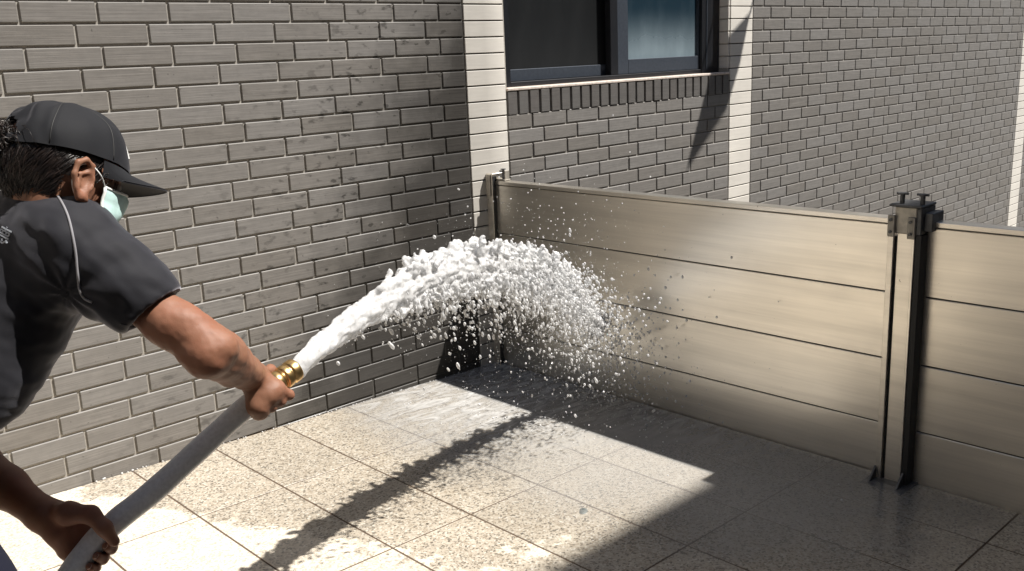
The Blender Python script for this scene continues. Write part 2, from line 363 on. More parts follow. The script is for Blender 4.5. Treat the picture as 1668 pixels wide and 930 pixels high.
# smooth union field, meshed with surface nets
class Field:
    def __init__(s, lo, hi, h):
        s.lo = np.asarray(lo, float); s.h = h; s.n = np.ceil((np.asarray(hi)-s.lo)/h).astype(int)+1
        s.D = np.full(s.n, 1.0, np.float32)
    def sub(s, lo, hi):
        a = np.clip(np.floor((np.asarray(lo)-s.lo)/s.h).astype(int), 0, s.n); b = np.clip(np.ceil((np.asarray(hi)-s.lo)/s.h).astype(int)+1, 0, s.n)
        if np.any(b <= a): return None
        sl_ = tuple(slice(i, j) for i, j in zip(a, b))
        ax = [(s.lo[k]+np.arange(a[k], b[k])*s.h).astype(np.float32) for k in range(3)]
        return sl_, ax[0][:, None, None], ax[1][None, :, None], ax[2][None, None, :]
    def merge(s, sl_, d, k):
        a = s.D[sl_]
        if k <= 0: s.D[sl_] = np.minimum(a, d)
        else:
            hh = np.clip(k-np.abs(a-d), 0, None)/k; s.D[sl_] = np.minimum(a, d)-hh*hh*k*.25
    def cone(s, p0, p1, r0, r1=None, k=.01):
        r1 = r0 if r1 is None else r1; p0 = np.asarray(p0, float); p1 = np.asarray(p1, float); m = max(r0, r1)+k+3*s.h
        g = s.sub(np.minimum(p0, p1)-m, np.maximum(p0, p1)+m)
        if g is None: return
        sl_, X, Y, Z = g; d = p1-p0; L = max(float(d@d), 1e-9)
        t = np.clip(((X-p0[0])*d[0]+(Y-p0[1])*d[1]+(Z-p0[2])*d[2])/L, 0, 1)
        q = np.sqrt((X-p0[0]-t*d[0])**2+(Y-p0[1]-t*d[1])**2+(Z-p0[2]-t*d[2])**2)-(r0+t*(r1-r0))
        s.merge(sl_, q.astype(np.float32), k)
    def chain(s, P, R, k=.01):
        for i in range(len(P)-1): s.cone(P[i], P[i+1], R[i], R[i+1], k)
    def ell_d(s, c, ax, r, X, Y, Z):
        x, y, z = X-c[0], Y-c[1], Z-c[2]
        q = [(x*a[0]+y*a[1]+z*a[2])/rr for a, rr in zip(ax, r)]
        k0 = np.sqrt(q[0]**2+q[1]**2+q[2]**2); k1 = np.sqrt((q[0]/r[0])**2+(q[1]/r[1])**2+(q[2]/r[2])**2)+1e-9
        return (k0*(k0-1)/k1).astype(np.float32)
    def ell(s, c, ax, r, k=.01, cut=False):
        c = np.asarray(c, float); m = max(r)+k+3*s.h; g = s.sub(c-m, c+m)
        if g is None: return
        sl_, X, Y, Z = g; d = s.ell_d(c, ax, r, X, Y, Z)
        if cut:
            a = s.D[sl_]; d = -d; hh = np.clip(k-np.abs(a-d), 0, None)/max(k, 1e-9); s.D[sl_] = np.maximum(a, d)+hh*hh*k*.25
        else: s.merge(sl_, d, k)
    def cutcone(s, p0, p1, r0, r1):
        p0 = np.asarray(p0, float); p1 = np.asarray(p1, float); m = max(r0, r1)+3*s.h
        g = s.sub(np.minimum(p0, p1)-m, np.maximum(p0, p1)+m); sl_, X, Y, Z = g; d = p1-p0; L = float(d@d)
        t0 = ((X-p0[0])*d[0]+(Y-p0[1])*d[1]+(Z-p0[2])*d[2])/L; t = np.clip(t0, 0, 1)
        rad = np.sqrt((X-p0[0]-t0*d[0])**2+(Y-p0[1]-t0*d[1])**2+(Z-p0[2]-t0*d[2])**2)-(r0+t*(r1-r0))
        q = np.maximum(rad, np.maximum(-t0, t0-1)*math.sqrt(L))
        s.D[sl_] = np.maximum(s.D[sl_], -q.astype(np.float32))
    def halfspace_cut(s, p, nn, lo, hi):
        g = s.sub(lo, hi); sl_, X, Y, Z = g
        s.D[sl_] = np.maximum(s.D[sl_], ((X-p[0])*nn[0]+(Y-p[1])*nn[1]+(Z-p[2])*nn[2]).astype(np.float32))
    def mesh(s, name, smooth=1):
        D = s.D; I = D < 0; n = D.shape
        cnt = np.zeros([k-1 for k in n], np.uint8)
        for a in (0, 1):
            for b in (0, 1):
                for c in (0, 1): cnt += I[a:n[0]-1+a, b:n[1]-1+b, c:n[2]-1+c]
        act = np.argwhere((cnt > 0) & (cnt < 8)); idx = np.full(cnt.shape, -1, np.int32)
        idx[act[:, 0], act[:, 1], act[:, 2]] = np.arange(len(act))
        acc = np.zeros((len(act), 3)); num = np.zeros(len(act))
        C = [np.array(k) for k in [(a, b, c) for a in (0, 1) for b in (0, 1) for c in (0, 1)]]
        for i in range(8):
            for j in range(i+1, 8):
                if np.abs(C[i]-C[j]).sum() != 1: continue
                p = act+C[i]; q = act+C[j]; da = D[p[:, 0], p[:, 1], p[:, 2]]; db = D[q[:, 0], q[:, 1], q[:, 2]]
                m = (da < 0) != (db < 0); t = np.where(m, da/np.where(m, da-db, 1), 0)
                acc[m] += (C[i]+t[:, None]*(C[j]-C[i]))[m]; num[m] += 1
        V = s.lo+(act+acc/num[:, None])*s.h; Q = []
        for a in range(3):
            o1, o2 = (a+1) % 3, (a+2) % 3; sl0 = [slice(None)]*3; sl1 = [slice(None)]*3
            sl0[a] = slice(0, n[a]-1); sl1[a] = slice(1, n[a])
            A0 = I[tuple(sl0)]; A1 = I[tuple(sl1)]; e = np.argwhere(A0 != A1)
            e = e[(e[:, o1] > 0) & (e[:, o2] > 0) & (e[:, o1] < n[o1]-1) & (e[:, o2] < n[o2]-1)]
            ins = A0[e[:, 0], e[:, 1], e[:, 2]]
            def ci(d1, d2):
                f = e.copy(); f[:, o1] -= d1; f[:, o2] -= d2; return idx[f[:, 0], f[:, 1], f[:, 2]]
            q = np.stack([ci(1, 1), ci(0, 1), ci(0, 0), ci(1, 0)], 1); q[~ins] = q[~ins][:, ::-1]; Q.append(q)
        Q = np.concatenate(Q); Q = Q[(Q >= 0).all(1)]
        for _ in range(smooth):
            S = np.zeros_like(V); N = np.zeros(len(V))
            for i in range(4):
                for j in ((i+1) % 4, (i+3) % 4): np.add.at(S, Q[:, i], V[Q[:, j]]); np.add.at(N, Q[:, i], 1)
            V = V*.5+.5*S/np.maximum(N, 1)[:, None]
        return V, Q
def qmesh(name, V, Q):
    me = bpy.data.meshes.new(name); me.vertices.add(len(V)); me.vertices.foreach_set('co', np.asarray(V, np.float32).ravel())
    me.loops.add(Q.size); me.loops.foreach_set('vertex_index', Q.astype(np.int32).ravel())
    me.polygons.add(len(Q)); me.polygons.foreach_set('loop_start', np.arange(0, Q.size, Q.shape[1], dtype=np.int32))
    try: me.polygons.foreach_set('loop_total', np.full(len(Q), Q.shape[1], np.int32))
    except Exception: pass
    me.update(calc_edges=True); me.validate(); return me

# ------------------------------------------------------------------ ground and floor
def zf(x): return .018-.031*min(x, 1.85)
mk('ground', [(-400, -400, -.86), (400, -400, -.86), (400, 400, -.86), (-400, 400, -.86)], [(0, 1, 2, 3)], 'ground')['kind'] = 'structure'
X0, X1 = -4.0, 9.0
fl = MB()
for xa_, xb_ in ((X0, 1.85),):
    fl.add([(xa_, .05, zf(xa_)-.0013), (xb_, .05, zf(xb_)-.0013), (xb_, -4.4, zf(xb_)-.0013), (xa_, -4.4, zf(xa_)-.0013),
            (xa_, .05, -.9), (xb_, .05, -.9), (xb_, -4.4, -.9), (xa_, -4.4, -.9)],
           [(0, 3, 2, 1), (4, 5, 6, 7), (0, 1, 5, 4), (1, 2, 6, 5), (2, 3, 7, 6), (3, 0, 4, 7)])
floor = fl.obj('floor', 'grout'); floor['kind'] = 'structure'
TX, TY, TX0, TY0 = .302, .605, -.022, .088
tv, tf = bevbox(.003, TX-.003, -TY+.003, -.003, -.03, 0, .0007)
tile_me = bpy.data.meshes.new('floor_tile'); tile_me.from_pydata(tv, [], tf); tile_me.materials.append(MAT['tile'])
cutv, cutf = bevbox(.003, TX-.003, -TY+.003, -TY0-.003, -.03, 0, .0007)
cut_me = bpy.data.meshes.new('floor_tile_cut'); cut_me.from_pydata(cutv, [], cutf); cut_me.materials.append(MAT['tile'])
tilt = math.atan(.031)
for i in range(-9, 6):
    for j in range(0, 7):
        x = TX0+TX*i
        o = bpy.data.objects.new('floor_tile', cut_me if j == 0 else tile_me); COL.objects.link(o); o.parent = floor
        o.location = (x, TY0-TY*j, zf(x)+random.uniform(-.0002, .0002)); o.rotation_euler = (random.uniform(-.0003, .0003), tilt if x < 1.7 else 0, 0)

# ------------------------------------------------------------------ the tiled wall
WALL = empty('building_wall', (1.7, 0, 0))
def wpart(o): o.parent = WALL; o.matrix_parent_inverse = Matrix.Translation((-1.7, 0, 0)); return o
tag(WALL, 'long grey-brown brick tiled building wall with white pilasters and a dark window', 'wall')
H = .07; PX = .2374
P1, P2, P3, P4, P5, P6 = 1.642, 1.881, 3.691, 3.927, 8.463, 8.711
WX0, WX1 = -4.0, 11.0
ZT = 3.22
WIN = (1.890, 3.676, 1.229, 2.62)
def back(x0, x1, z0, z1, mat, y=.008):
    m = MB(); m.box(x0, x1, y, .30, z0, z1); return m
mo = MB()
mo.box(WX0, P1-.002, .0060, .30, -.9, 6.2); mo.box(P2+.002, P3-.002, .0060, .30, -.9, WIN[2]-.004)
mo.box(P2+.002, WIN[0]-.001, .0060, .30, WIN[2]-.004, WIN[3]); mo.box(WIN[1]+.006, P3-.002, .0060, .30, WIN[2]-.004, WIN[3])
mo.box(P2+.002, P3-.002, .0060, .30, WIN[3], 6.2)
mo.box(P4+.002, P5-.002, .0060, .30, -.9, 6.2); mo.box(P6+.002, WX1, .0060, .30, -.9, 6.2)
wpart(mo.obj('mortar_bed', 'mortar'))
dj = MB()
for a, b in ((P1, P2), (P3, P4), (P5, P6)): dj.box(a-.002, b+.002, .007, .29, -.9, 6.19)
wpart(dj.obj('pilaster_joint', 'dark_joint'))
# brick prototypes (front face at y = 0, origin at lower left corner)
J = .0074
def brick_me(L, hgt=H-J, name='brick', mat='brick', b=.0026):
    V, F = bevbox(0, L, 0, .02, 0, hgt, b); F = F[:]
    me = bpy.data.meshes.new(name); me.from_pydata(V, [], F); me.materials.append(MAT[mat]); return me
ME = {}
def proto(L):
    k = round(L, 3)
    if k not in ME: ME[k] = brick_me(k)
    return ME[k]
cand = []          # (distance, x, z, length)
def course_z(k): return (23-k)*H-H+J     # lower edge of the brick in course k
for k in range(-23, 36):
    z = course_z(k)
    for (a, b) in ((WX0, P1), (P2, P3), (P4, P5), (P6, WX1)):
        off = 0.0 if k % 2 else .0765
        if (a == WX0 and k > 22) or z < -.84: continue
        if a == P2: off = 2.117-PX*1 if k % 2 == 0 else 2.040
        if a == P4: off = 4.124 if k % 2 == 0 else 4.046
        if a == P2 and k % 2 == 0: off = 2.117
        i0 = math.floor((a-off)/PX)
        x = off+i0*PX
        while x < b:
            xa = max(x+J, a+.004); xb = min(x+PX, b-.004)
            if xb-xa > .022:
                zt = z+H-J
                inwin = a == P2 and zt > 1.125 and z < WIN[3]+.0
                if not inwin: cand.append((xa, z, xb-xa))
            x += PX
# one cut row at the foot of the wall follows the sloping paving
def screen(x, z):
    d = V3(x, 0, z)-CAM; zz = d@FW
    if zz < .2: return None
    return 834+FPX*(d@RT)/zz, 465-FPX*(d@UP)/zz, zz
vis = []
for c in cand:
    s_ = screen(c[0]+c[2]/2, c[1]+.03)
    ok = s_ and -90 < s_[0] < 1740 and -50 < s_[1] < 930
    if ok and 1.75 < c[0] and c[1] < .72-.02*c[0]: ok = False          # hidden behind the barrier
    vis.append((s_[2] if ok else 99, c))
vis.sort(key=lambda q: q[0])
single = [q[1] for q in vis if q[0] < 99][:286]
keep = set(single)
rest = [c for c in cand if c not in keep]
br = random.Random(3)
for (x, z, L) in single:
    o = bpy.data.objects.new('brick', proto(L)); COL.objects.link(o); wpart(o)
    o.location = (x+br.uniform(-.001, .001), br.uniform(-.0012, .0008), z+br.uniform(-.0007, .0007))
    o.rotation_euler = (br.uniform(-.004, .004), br.uniform(-.0025, .0025), br.uniform(-.002, .002))
rb = MB()
bv, bf = bevbox(0, 1, 0, .02, 0, H-J, .0028)
for (x, z, L) in rest:
    V, F = bevbox(x, x+L, 0, .02, z, z+H-J, .0026); dy = br.uniform(-.0012, .0008)
    rb.add([(a, b+dy, c) for a, b, c in V], F)
o = wpart(rb.obj('brick_field', 'brick')); o['kind'] = 'stuff'
# foot row cut to the paving
for i in range(-4, 8):
    x = .0765+PX*i
    xa, xb = x+J, min(x+PX, P1-.004)
    if xb-xa < .03: continue
    z0, z1 = zf(xb)-.012, 0.0
    if z1-z0 < .008: continue
    V, F = bevbox(xa, xb, 0, .02, z0, z1, .0024)
    wpart(mk('brick', V, F, 'brick'))
# white pilaster tiles
wm = {}
for (a, b) in ((P1, P2), (P3, P4), (P5, P6)):
    for k in range(-23, 36):
        z = course_z(k)
        if a == P1 and k > 23 or z < -.84: continue
        L = round(b-a-.006, 3)
        if L not in wm: wm[L] = brick_me(L, H-.0065, 'white_tile', 'white_tile', .0016)
        o = bpy.data.objects.new('white_tile', wm[L]); COL.objects.link(o); wpart(o)
        o.location = (a+.003, br.uniform(-.0014, -.0004), z-.0018); o.rotation_euler = (br.uniform(-.002, .002), 0, br.uniform(-.002, .002))
# rowlock course under the window
rl = brick_me(.0605, .108, 'rowlock_brick', 'rowlock', .0028)
x = P2+.006
while x+.06 < P3:
    o = bpy.data.objects.new('rowlock_brick', rl); COL.objects.link(o); wpart(o)
    o.location = (x, -.0035+br.uniform(-.001, .001), 1.121); o.rotation_euler = (br.uniform(-.006, .002), br.uniform(-.004, .004), br.uniform(-.004, .004)); x += .0722
sm = MB(); sm.box(P2+.004, P3-.004, -.006, .09, WIN[2]+.001, 1.2435, .003); wpart(sm.obj('window_sill', 'sill'))
for k in range(-12, 5):
    z = course_z(k)
    if z > 2.6 or z < WIN[2]: continue
    m = MB(); m.box(3.677, 3.6905, .004, .066, z-.001, z+.0605, .0014); wpart(m.obj('white_tile', 'white_tile'))
# window
wx0, wx1, wz0, wz1 = WIN[0], WIN[1], 1.2445, WIN[3]
yf = .067
fm = MB()
fm.box(wx0, 1.978, yf, yf+.10, wz0, wz1, .002); fm.box(3.506, wx1, yf, yf+.10, wz0, wz1, .002)
fm.box(1.9785, 3.5055, yf+.002, yf+.10, wz0, wz0+.022, .002); fm.box(1.9785, 3.5055, yf+.002, yf+.10, wz1-.05, wz1, .002)
fm.box(wx0, wx1, yf+.101, .32, wz0-.01, wz1)
WINO = wpart(fm.obj('window', 'frame'))
def wsub(o): o.parent = WINO; return o
def sash(x0, x1, y, rail, st0, st1):
    m = MB(); z0, z1 = wz0+.0225, wz1-.051
    m.box(x0, x0+st0, y, y+.028, z0, z1, .002); m.box(x1-st1, x1, y, y+.028, z0, z1, .002)
    m.box(x0+st0+.0005, x1-st1-.0005, y+.001, y+.028, z0, z0+rail, .002); m.box(x0+st0+.0005, x1-st1-.0005, y+.001, y+.028, z1-.05, z1, .002)
    wsub(m.obj('sash', 'sash')); return x0+st0, x1-st1, z0+rail, z1-.05
a0, a1, a2, a3 = sash(1.979, 2.815, yf+.050, .056, .010, .03)
m = MB(); m.box(a0, a1, yf+.062, yf+.067, a2, a3); wsub(m.obj('pane', 'pane_dark'))
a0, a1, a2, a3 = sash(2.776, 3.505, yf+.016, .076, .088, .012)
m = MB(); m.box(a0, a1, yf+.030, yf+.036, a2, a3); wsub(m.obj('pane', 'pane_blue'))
m = MB(); m.box(2.715, 2.775, yf+.012, yf+.049, wz0+.023, wz1-.051, .002); wsub(m.obj('screen_stile', 'frame'))
m = MB(); m.box(3.548, 3.554, yf-.004, yf-.0005, wz0+.02, wz1-.02); wsub(m.obj('track', 'sash'))
# roof slab of the building above the frame
m = MB(); m.box(WX0, WX1, -.02, 4, 6.2, 6.3); wpart(m.obj('parapet', 'white_tile'))

# ------------------------------------------------------------------ added unseen sheet above the frame, shaped to throw the slanting shadow by the window
def toward_sun(x, z, t): return V3(x+.42*t, -.45*t, z+t)
A, B_, C_, D_ = toward_sun(3.337, .714, 1.95), toward_sun(3.72, 1.02, 1.95), toward_sun(3.93, 1.56, 1.25), toward_sun(3.59, 1.36, 1.25)
nn = nrm(np.cross(B_-A, D_-A))*.012
mid = lambda a, b, t: a+(b-a)*t
V = [A, B_, mid(B_, C_, .5)+V3(.02, 0, -.01), C_, D_]; V = V+[v+nn for v in V]; n5 = 5
F = [tuple(range(5)), tuple(range(9, 4, -1))]+[(i, i+5, (i+1) % 5+5, (i+1) % 5) for i in range(5)]
SHEET = mk('shadow_sheet', V, F, 'shadow_sheet')
tag(SHEET, 'unseen tilted grey sheet added above the window to cast its slanting shadow', 'shadow_sheet')
for q in (D_, C_):
    m = MB(); m.cyl(q, V3(q[0], .01, q[2]+.12), .008, n=8); m.obj('bracket', 'dark_steel', SHEET)

# ------------------------------------------------------------------ building across the passage, behind the viewer
OB = empty('opposite_building', (2, -4.3, 0)); tag(OB, 'plain beige building standing across the passage opposite the brick wall', 'building')
m = MB(); m.box(-9, 14, -8, -4.402, -.9, 5.95); o = m.obj('wall', 'opposite'); o.parent = OB; o.matrix_parent_inverse = Matrix.Translation((-2, 4.3, 0))
m = MB(); m.box(-9.05, 14.05, -8.05, -4.24, 5.9505, 6.05, .01); o = m.obj('coping', 'sill'); o.parent = OB; o.matrix_parent_inverse = Matrix.Translation((-2, 4.3, 0))
for xw in (-5, -1.5, 2.2, 5.9):
    m = MB(); m.box(xw, xw+1.5, -4.4015, -4.37, 1.2, 2.5, .006); o = m.obj('window', 'frame'); o.parent = OB; o.matrix_parent_inverse = Matrix.Translation((-2, 4.3, 0))
    m = MB(); m.box(xw+.06, xw+1.44, -4.3695, -4.362, 1.26, 2.44); g_ = m.obj('pane', 'pane_dark', o)

# ------------------------------------------------------------------ unseen cream wall added behind the viewer to brighten the barrier
m = MB(); m.box(-4.4, -3.7, -4.29, -.004, -.44, 3.4, .01); FILL = m.obj('fill_wall', 'cream')
m = MB(); m.box(-4.45, -3.66, -4.28, -.006, 3.4005, 3.46, .01); m.obj('coping', 'sill', FILL)
tag(FILL, 'unseen cream wall added behind the viewer to brighten the flood barrier', 'wall')
# ------------------------------------------------------------------ flood barrier
XB = 1.749
ZL = [-.075, .1452, .3714, .5965, .8195]
def bay(y0, y1, label, name='flood_barrier'):
    root = empty(name, (XB+.02, (y0+y1)/2, zf(XB)))
    tag(root, label, 'flood barrier', 'aluminium flood barrier bays')
    def pt(o): o.parent = root; o.matrix_parent_inverse = Matrix.Translation(-root.location); return o
    for i in range(4):
        m = MB(); b = max(ZL[i]+.0025, zf(XB)-.006) if i == 0 else ZL[i]+.0022
        m.box(XB+br.uniform(-.0008, .0008), XB+.045, y0, y1, b, ZL[i+1]-.0022, .0018); pt(m.obj('plank', 'alu'))
        m = MB(); m.box(XB+.006, XB+.040, y0+.002, y1-.002, ZL[i+1]-.0021, ZL[i+1]+.0021 if i < 3 else ZL[i+1]+.0008); pt(m.obj('gasket', 'rubber'))
    m = MB(); m.box(XB-.003, XB+.048, y0, y1, ZL[4]+.001, .838, .002); pt(m.obj('top_rail', 'alu'))
    return root
bay(-1.904, -.046, 'left flood barrier bay of four long bright planks between brick wall and middle post')
bay(-4.18, -2.004, 'right flood barrier bay of planks running out of frame beyond the middle post')
# middle post
POST = empty('barrier_post', (XB, -1.953, zf(XB)))
tag(POST, 'upright channel post between the barrier bays with steel cap and two clamp screws', 'post')
def pp(m, name, mat, par=POST):
    o = m.obj(name, mat); o.parent = par; o.matrix_parent_inverse = Matrix.Translation(-par.location); return o
z0 = zf(XB)
m = MB(); m.box(1.697, 1.76, -1.9195, -1.9005, z0, .790, .0015); pp(m, 'flange', 'alu_post')
m = MB(); m.box(1.708, 1.745, -1.9765, -1.927, z0, .80, .001); pp(m, 'web', 'alu_post')
m = MB(); m.box(1.697, 1.7475, -1.9855, -1.977, z0, .80, .0015); pp(m, 'flange', 'alu_post')
m = MB(); m.box(1.7497, 1.80, -2.0035, -1.9045, z0, .80); pp(m, 'spine', 'alu_post')
m = MB(); m.box(1.700, 1.7475, -2.006, -1.986, z0, .80, .002); m.box(1.7100, 1.7400, -1.9265, -1.920, z0, .788); pp(m, 'gasket', 'rubber')
m = MB(); m.box(1.702, 1.765, -1.986, -1.918, .8005, .884, .002); pp(m, 'cap', 'cap_plate')
m = MB(); m.box(1.690, 1.700, -1.923, -1.9005, .7905, .858, .002); b1 = pp(m, 'bracket', 'steel')
m = MB(); m.box(1.693, 1.7005, -1.986, -1.962, .787, .855, .002); b2 = pp(m, 'bracket', 'steel')
for yb, zb, b in ((-1.911, .805, b1), (-1.911, .843, b1), (-1.973, .803, b2), (-1.973, .841, b2)):
    m = MB(); m.cyl((1.686, yb, zb), (1.6905, yb, zb), .0052, n=8); pp(m, 'bolt', 'dark_steel')
m = MB(); m.box(1.700, 1.80, -2.002, -1.987, .80, .883, .002); m.box(1.72, 1.80, -2.028, -2.0025, .81, .868, .002); pp(m, 'clamp_block', 'dark_steel')
m = MB(); m.box(1.692, 1.80, -2.004, -1.902, .8845, .8925, .002); pp(m, 'top_plate', 'dark_steel')
for yb in (-1.931, -1.994):
    m = MB(); m.cyl((1.72, yb, .893), (1.72, yb, .921), .0075, n=12); m.cyl((1.72, yb, .921), (1.72, yb, .926), .014, n=12)
    m.cyl((1.72, yb-.018, .9235), (1.72, yb+.018, .9235), .004, n=8); pp(m, 'clamp_screw', 'dark_steel')
m = MB(); m.box(1.630, 1.76, -2.022, -1.880, z0-.002, z0+.007, .002); pp(m, 'foot_plate', 'dark_steel')
for yg in (-1.898, -1.990):
    m = MB(); zz = z0+.0072
    m.add([(1.648, yg, zz), (1.696, yg, zz), (1.696, yg, zz+.042), (1.648, yg-.006, zz), (1.696, yg-.006, zz), (1.696, yg-.006, zz+.042)],
          [(0, 1, 2), (5, 4, 3), (0, 3, 4, 1), (1, 4, 5, 2), (2, 5, 3, 0)]); pp(m, 'gusset', 'dark_steel')
# wall post
WP = empty('wall_post', (XB, -.02, zf(XB)))
tag(WP, 'slim upright end post fixed to the white pilaster at the left barrier end', 'post')
m = MB(); m.box(1.728, 1.80, -.044, -.0025, z0, .872, .002); pp(m, 'channel', 'alu_post', WP)
m = MB(); m.box(1.722, 1.727, -.034, -.006, .77, .868, .001); pp(m, 'cover_plate', 'steel', WP)
m = MB(); m.box(1.752, 1.79, -.10, -.045, .8395, .846, .001); m.box(1.758, 1.785, -.098, -.092, .846, .885, .001); pp(m, 'clamp', 'steel', WP)
m = MB(); m.cyl((1.772, -.072, .8465), (1.772, -.072, .888), .006, n=10); m.cyl((1.772, -.072, .888), (1.772, -.072, .892), .012, n=10)
m.cyl((1.772, -.09, .8795), (1.772, -.05, .8795), .0045, n=8); pp(m, 'clamp_screw', 'dark_steel', WP)
m = MB(); m.box(1.7275, 1.7495, -.0475, -.0445, z0, .86); pp(m, 'gasket', 'rubber', WP)

# ------------------------------------------------------------------ fire hose with its brass coupling
HP = [at(459, 617, 1.905), at(400, 664, 1.865), at(330, 727, 1.825), at(250, 800, 1.775), at(190, 848, 1.74), at(150, 888, 1.725), at(112, 938, 1.705), at(60, 1014, 1.68)]
tail = [V3(-.86, -1.68, .36), V3(-1.02, -1.73, .16), V3(-1.28, -1.80, .085), V3(-1.75, -1.95, .09), V3(-2.5, -2.25, .115), V3(-3.4, -2.4, .14)]
hp = spline(HP+tail, 14)
rr = np.full(len(hp), .0222); rr[:8] = np.linspace(.0178, .0222, 8)
t_ = np.linspace(0, 1, len(hp)); rr = rr*(1+.015*np.sin(t_*90)+.01*np.sin(t_*37))
V, F = tube(hp, rr, 24)
HOSE = mk('fire_hose', V, F, 'hose', None, True)
tag(HOSE, 'fat grey pressurised fire hose with brass coupling held in both hands', 'hose')
ax = nrm(at(486, 597.5, 1.935)-at(459, 617, 1.905)); q0 = at(459, 617, 1.905)
NOZ = q0+ax*.036
def lathe(prof, name, mat, parent, n=40):
    u1 = nrm(np.cross(ax, (0, 0, 1.))); u2 = np.cross(ax, u1); an = np.arange(n)*2*math.pi/n; V = []
    for a_, r_ in prof: V += [q0+ax*a_*.74+(u1*math.cos(q)+u2*math.sin(q))*r_*.68 for q in an]
    F = [(i*n+j, (i+1)*n+j, (i+1)*n+(j+1) % n, i*n+(j+1) % n) for i in range(len(prof)-1) for j in range(n)]
    o = mk(name, V, F, mat, parent, True); return o
cp = lathe([(-.030, .0262), (-.030, .0335), (-.029, .0345), (-.010, .0345), (-.009, .0335), (-.009, .0312), (.002, .0312), (.003, .0345), (.006, .0355), (.018, .0355), (.020, .0345), (.021, .0325), (.027, .0325), (.028, .035), (.031, .036), (.046, .036), (.050, .035), (.052, .033), (.052, .0285), (.0, .0275)], 'coupling', 'brass', HOSE)
lathe([(-.004, .0312), (-.003, .0332), (-.001, .0332), (.0, .0312)], 'coupling_ring', 'brass', cp)

# ------------------------------------------------------------------ the person
HC = at(107, 284, 1.64)                       # middle of the skull
Fd = nrm(RT*.67+FW*.70-UP*.17); Ud = UP*.93+FW*.34+RT*.20; Ud = nrm(Ud-Fd*np.dot(Ud, Fd)); Sd = np.cross(Fd, Ud)
if np.dot(Sd, -FW) < 0: Sd = -Sd              # side of the head turned to the viewer
def hd(f, u, s): return HC+Fd*f+Ud*u+Sd*s
HAX = (Fd, Ud, Sd)
RSH, RELB, RWR = at(136, 418, 1.61), at(333, 572, 1.62), at(414, 614, 1.855)
LSH, LELB, LWR = at(-100, 450, 1.84), at(-95, 715, 1.84), at(70, 838, 1.735)
NECK, MID = at(58, 345, 1.70), at(35, 420, 1.72)
PEL = at(-250, 790, 1.55)
PERSON = empty('person', (-1.15, -1.5, zf(-1.1)))
tag(PERSON, 'person in black cap, face mask and dark polo shirt bending forward to aim the hose', 'person')
def pers(o, par=PERSON):
    o.parent = par
    if par is PERSON: o.matrix_parent_inverse = Matrix.Translation(-PERSON.location)
    return o
# --- body: head, neck, arms and hands as one surface
lo = np.min([at(-130, 150, 1.9), at(-130, 930, 1.5), at(520, 700, 1.95), V3(-1.02, -1.75, .48)], 0); hi = V3(-.16, -1.08, 1.40)
B = Field((-1.02, -1.78, .50), (-.17, -1.10, 1.36), .0026)
B.ell(hd(-.008, .018, 0), HAX, (.098, .092, .077), .01)
B.ell(hd(.026, -.045, 0), HAX, (.058, .078, .050), .02)           # face and jaw
B.ell(hd(.046, -.096, 0), HAX, (.028, .022, .028), .02)           # chin
for s_ in (-1, 1):
    B.ell(hd(.052, -.036, s_*.036), HAX, (.018, .018, .014), .012)  # cheekbones
    B.ell(hd(.082, -.008, s_*.032), HAX, (.014, .012, .016), .006, True)  # eye sockets
    B.ell(hd(.076, .014, s_*.030), HAX, (.018, .008, .026), .012)  # brows
B.chain([hd(.088, -.005, 0), hd(.097, -.036, 0), hd(.090, -.046, 0)], [.007, .010, .009], .012)
for s_ in (-1, 1): B.cone(hd(.098, -.045, s_*.011), hd(.097, -.044, s_*.011), .008, .008, .008)
B.ell(hd(.090, -.068, 0), HAX, (.010, .006, .022), .006); B.ell(hd(.088, -.078, 0), HAX, (.010, .006, .019), .006)
# neck
B.chain([hd(-.030, -.055, 0), NECK+UP*.01, MID], [.050, .054, .06], .02)
# ears
for s_ in (1, -1):
    E = lambda f, u, o: hd(.001+f, -.026+u, s_*(.072+o))
    B.ell(E(0, 0, .006), (nrm(Fd*.95-Ud*.1), nrm(Ud*.97+Fd*.1), nrm(Sd*s_-Fd*.35)), (.017, .030, .006), .006)
    B.ell(E(.004, .002, .016), HAX, (.010, .017, .008), .004, True)
    B.chain([E(.012, .010, .006), E(.010, .028, .011), E(-.004, .035, .016), E(-.018, .026, .020), E(-.021, .006, .019), E(-.014, -.014, .014), E(-.005, -.030, .009)], [.0038, .0045, .005, .0052, .0048, .0045, .006], .004)
    B.cone(E(.006, -.030, .006), E(.0, -.026, .008), .0065, .007, .006)
    B.cone(E(.013, -.006, .006), E(.011, -.010, .009), .005, .004, .004)
    B.chain([E(.006, .016, .010), E(-.010, .010, .013), E(-.009, -.010, .012)], [.003, .0035, .003], .003)
# torso core (under the shirt)
B.chain([MID, at(-60, 560, 1.62)], [.11, .12], .03)
# right arm
B.chain([RSH, at(210, 472, 1.62), at(276, 526, 1.615), RELB], [.050, .0405, .0365, .0330], .03)
fa = lambda t: RELB+(RWR-RELB)*t
B.chain([RELB, fa(.22)+UP*.004, fa(.5), fa(.8), RWR], [.0330, .0355, .0325, .0265, .0245], .03)
B.cone(RELB+RT*.010-FW*.008-UP*.010, RELB+RT*.03+UP*.008, .024, .022, .04)     # elbow and brachioradialis
B.chain([at(312, 530, 1.615), fa(.30)+UP*.009+RT*.006, fa(.65)+UP*.003], [.023, .025, .019], .035)
# left arm
B.chain([LSH, LELB], [.055, .044], .02)
fl_ = lambda t: LELB+(LWR-LELB)*t
B.chain([LELB, fl_(.3), fl_(.65), LWR], [.043, .045, .036, .0285], .02)
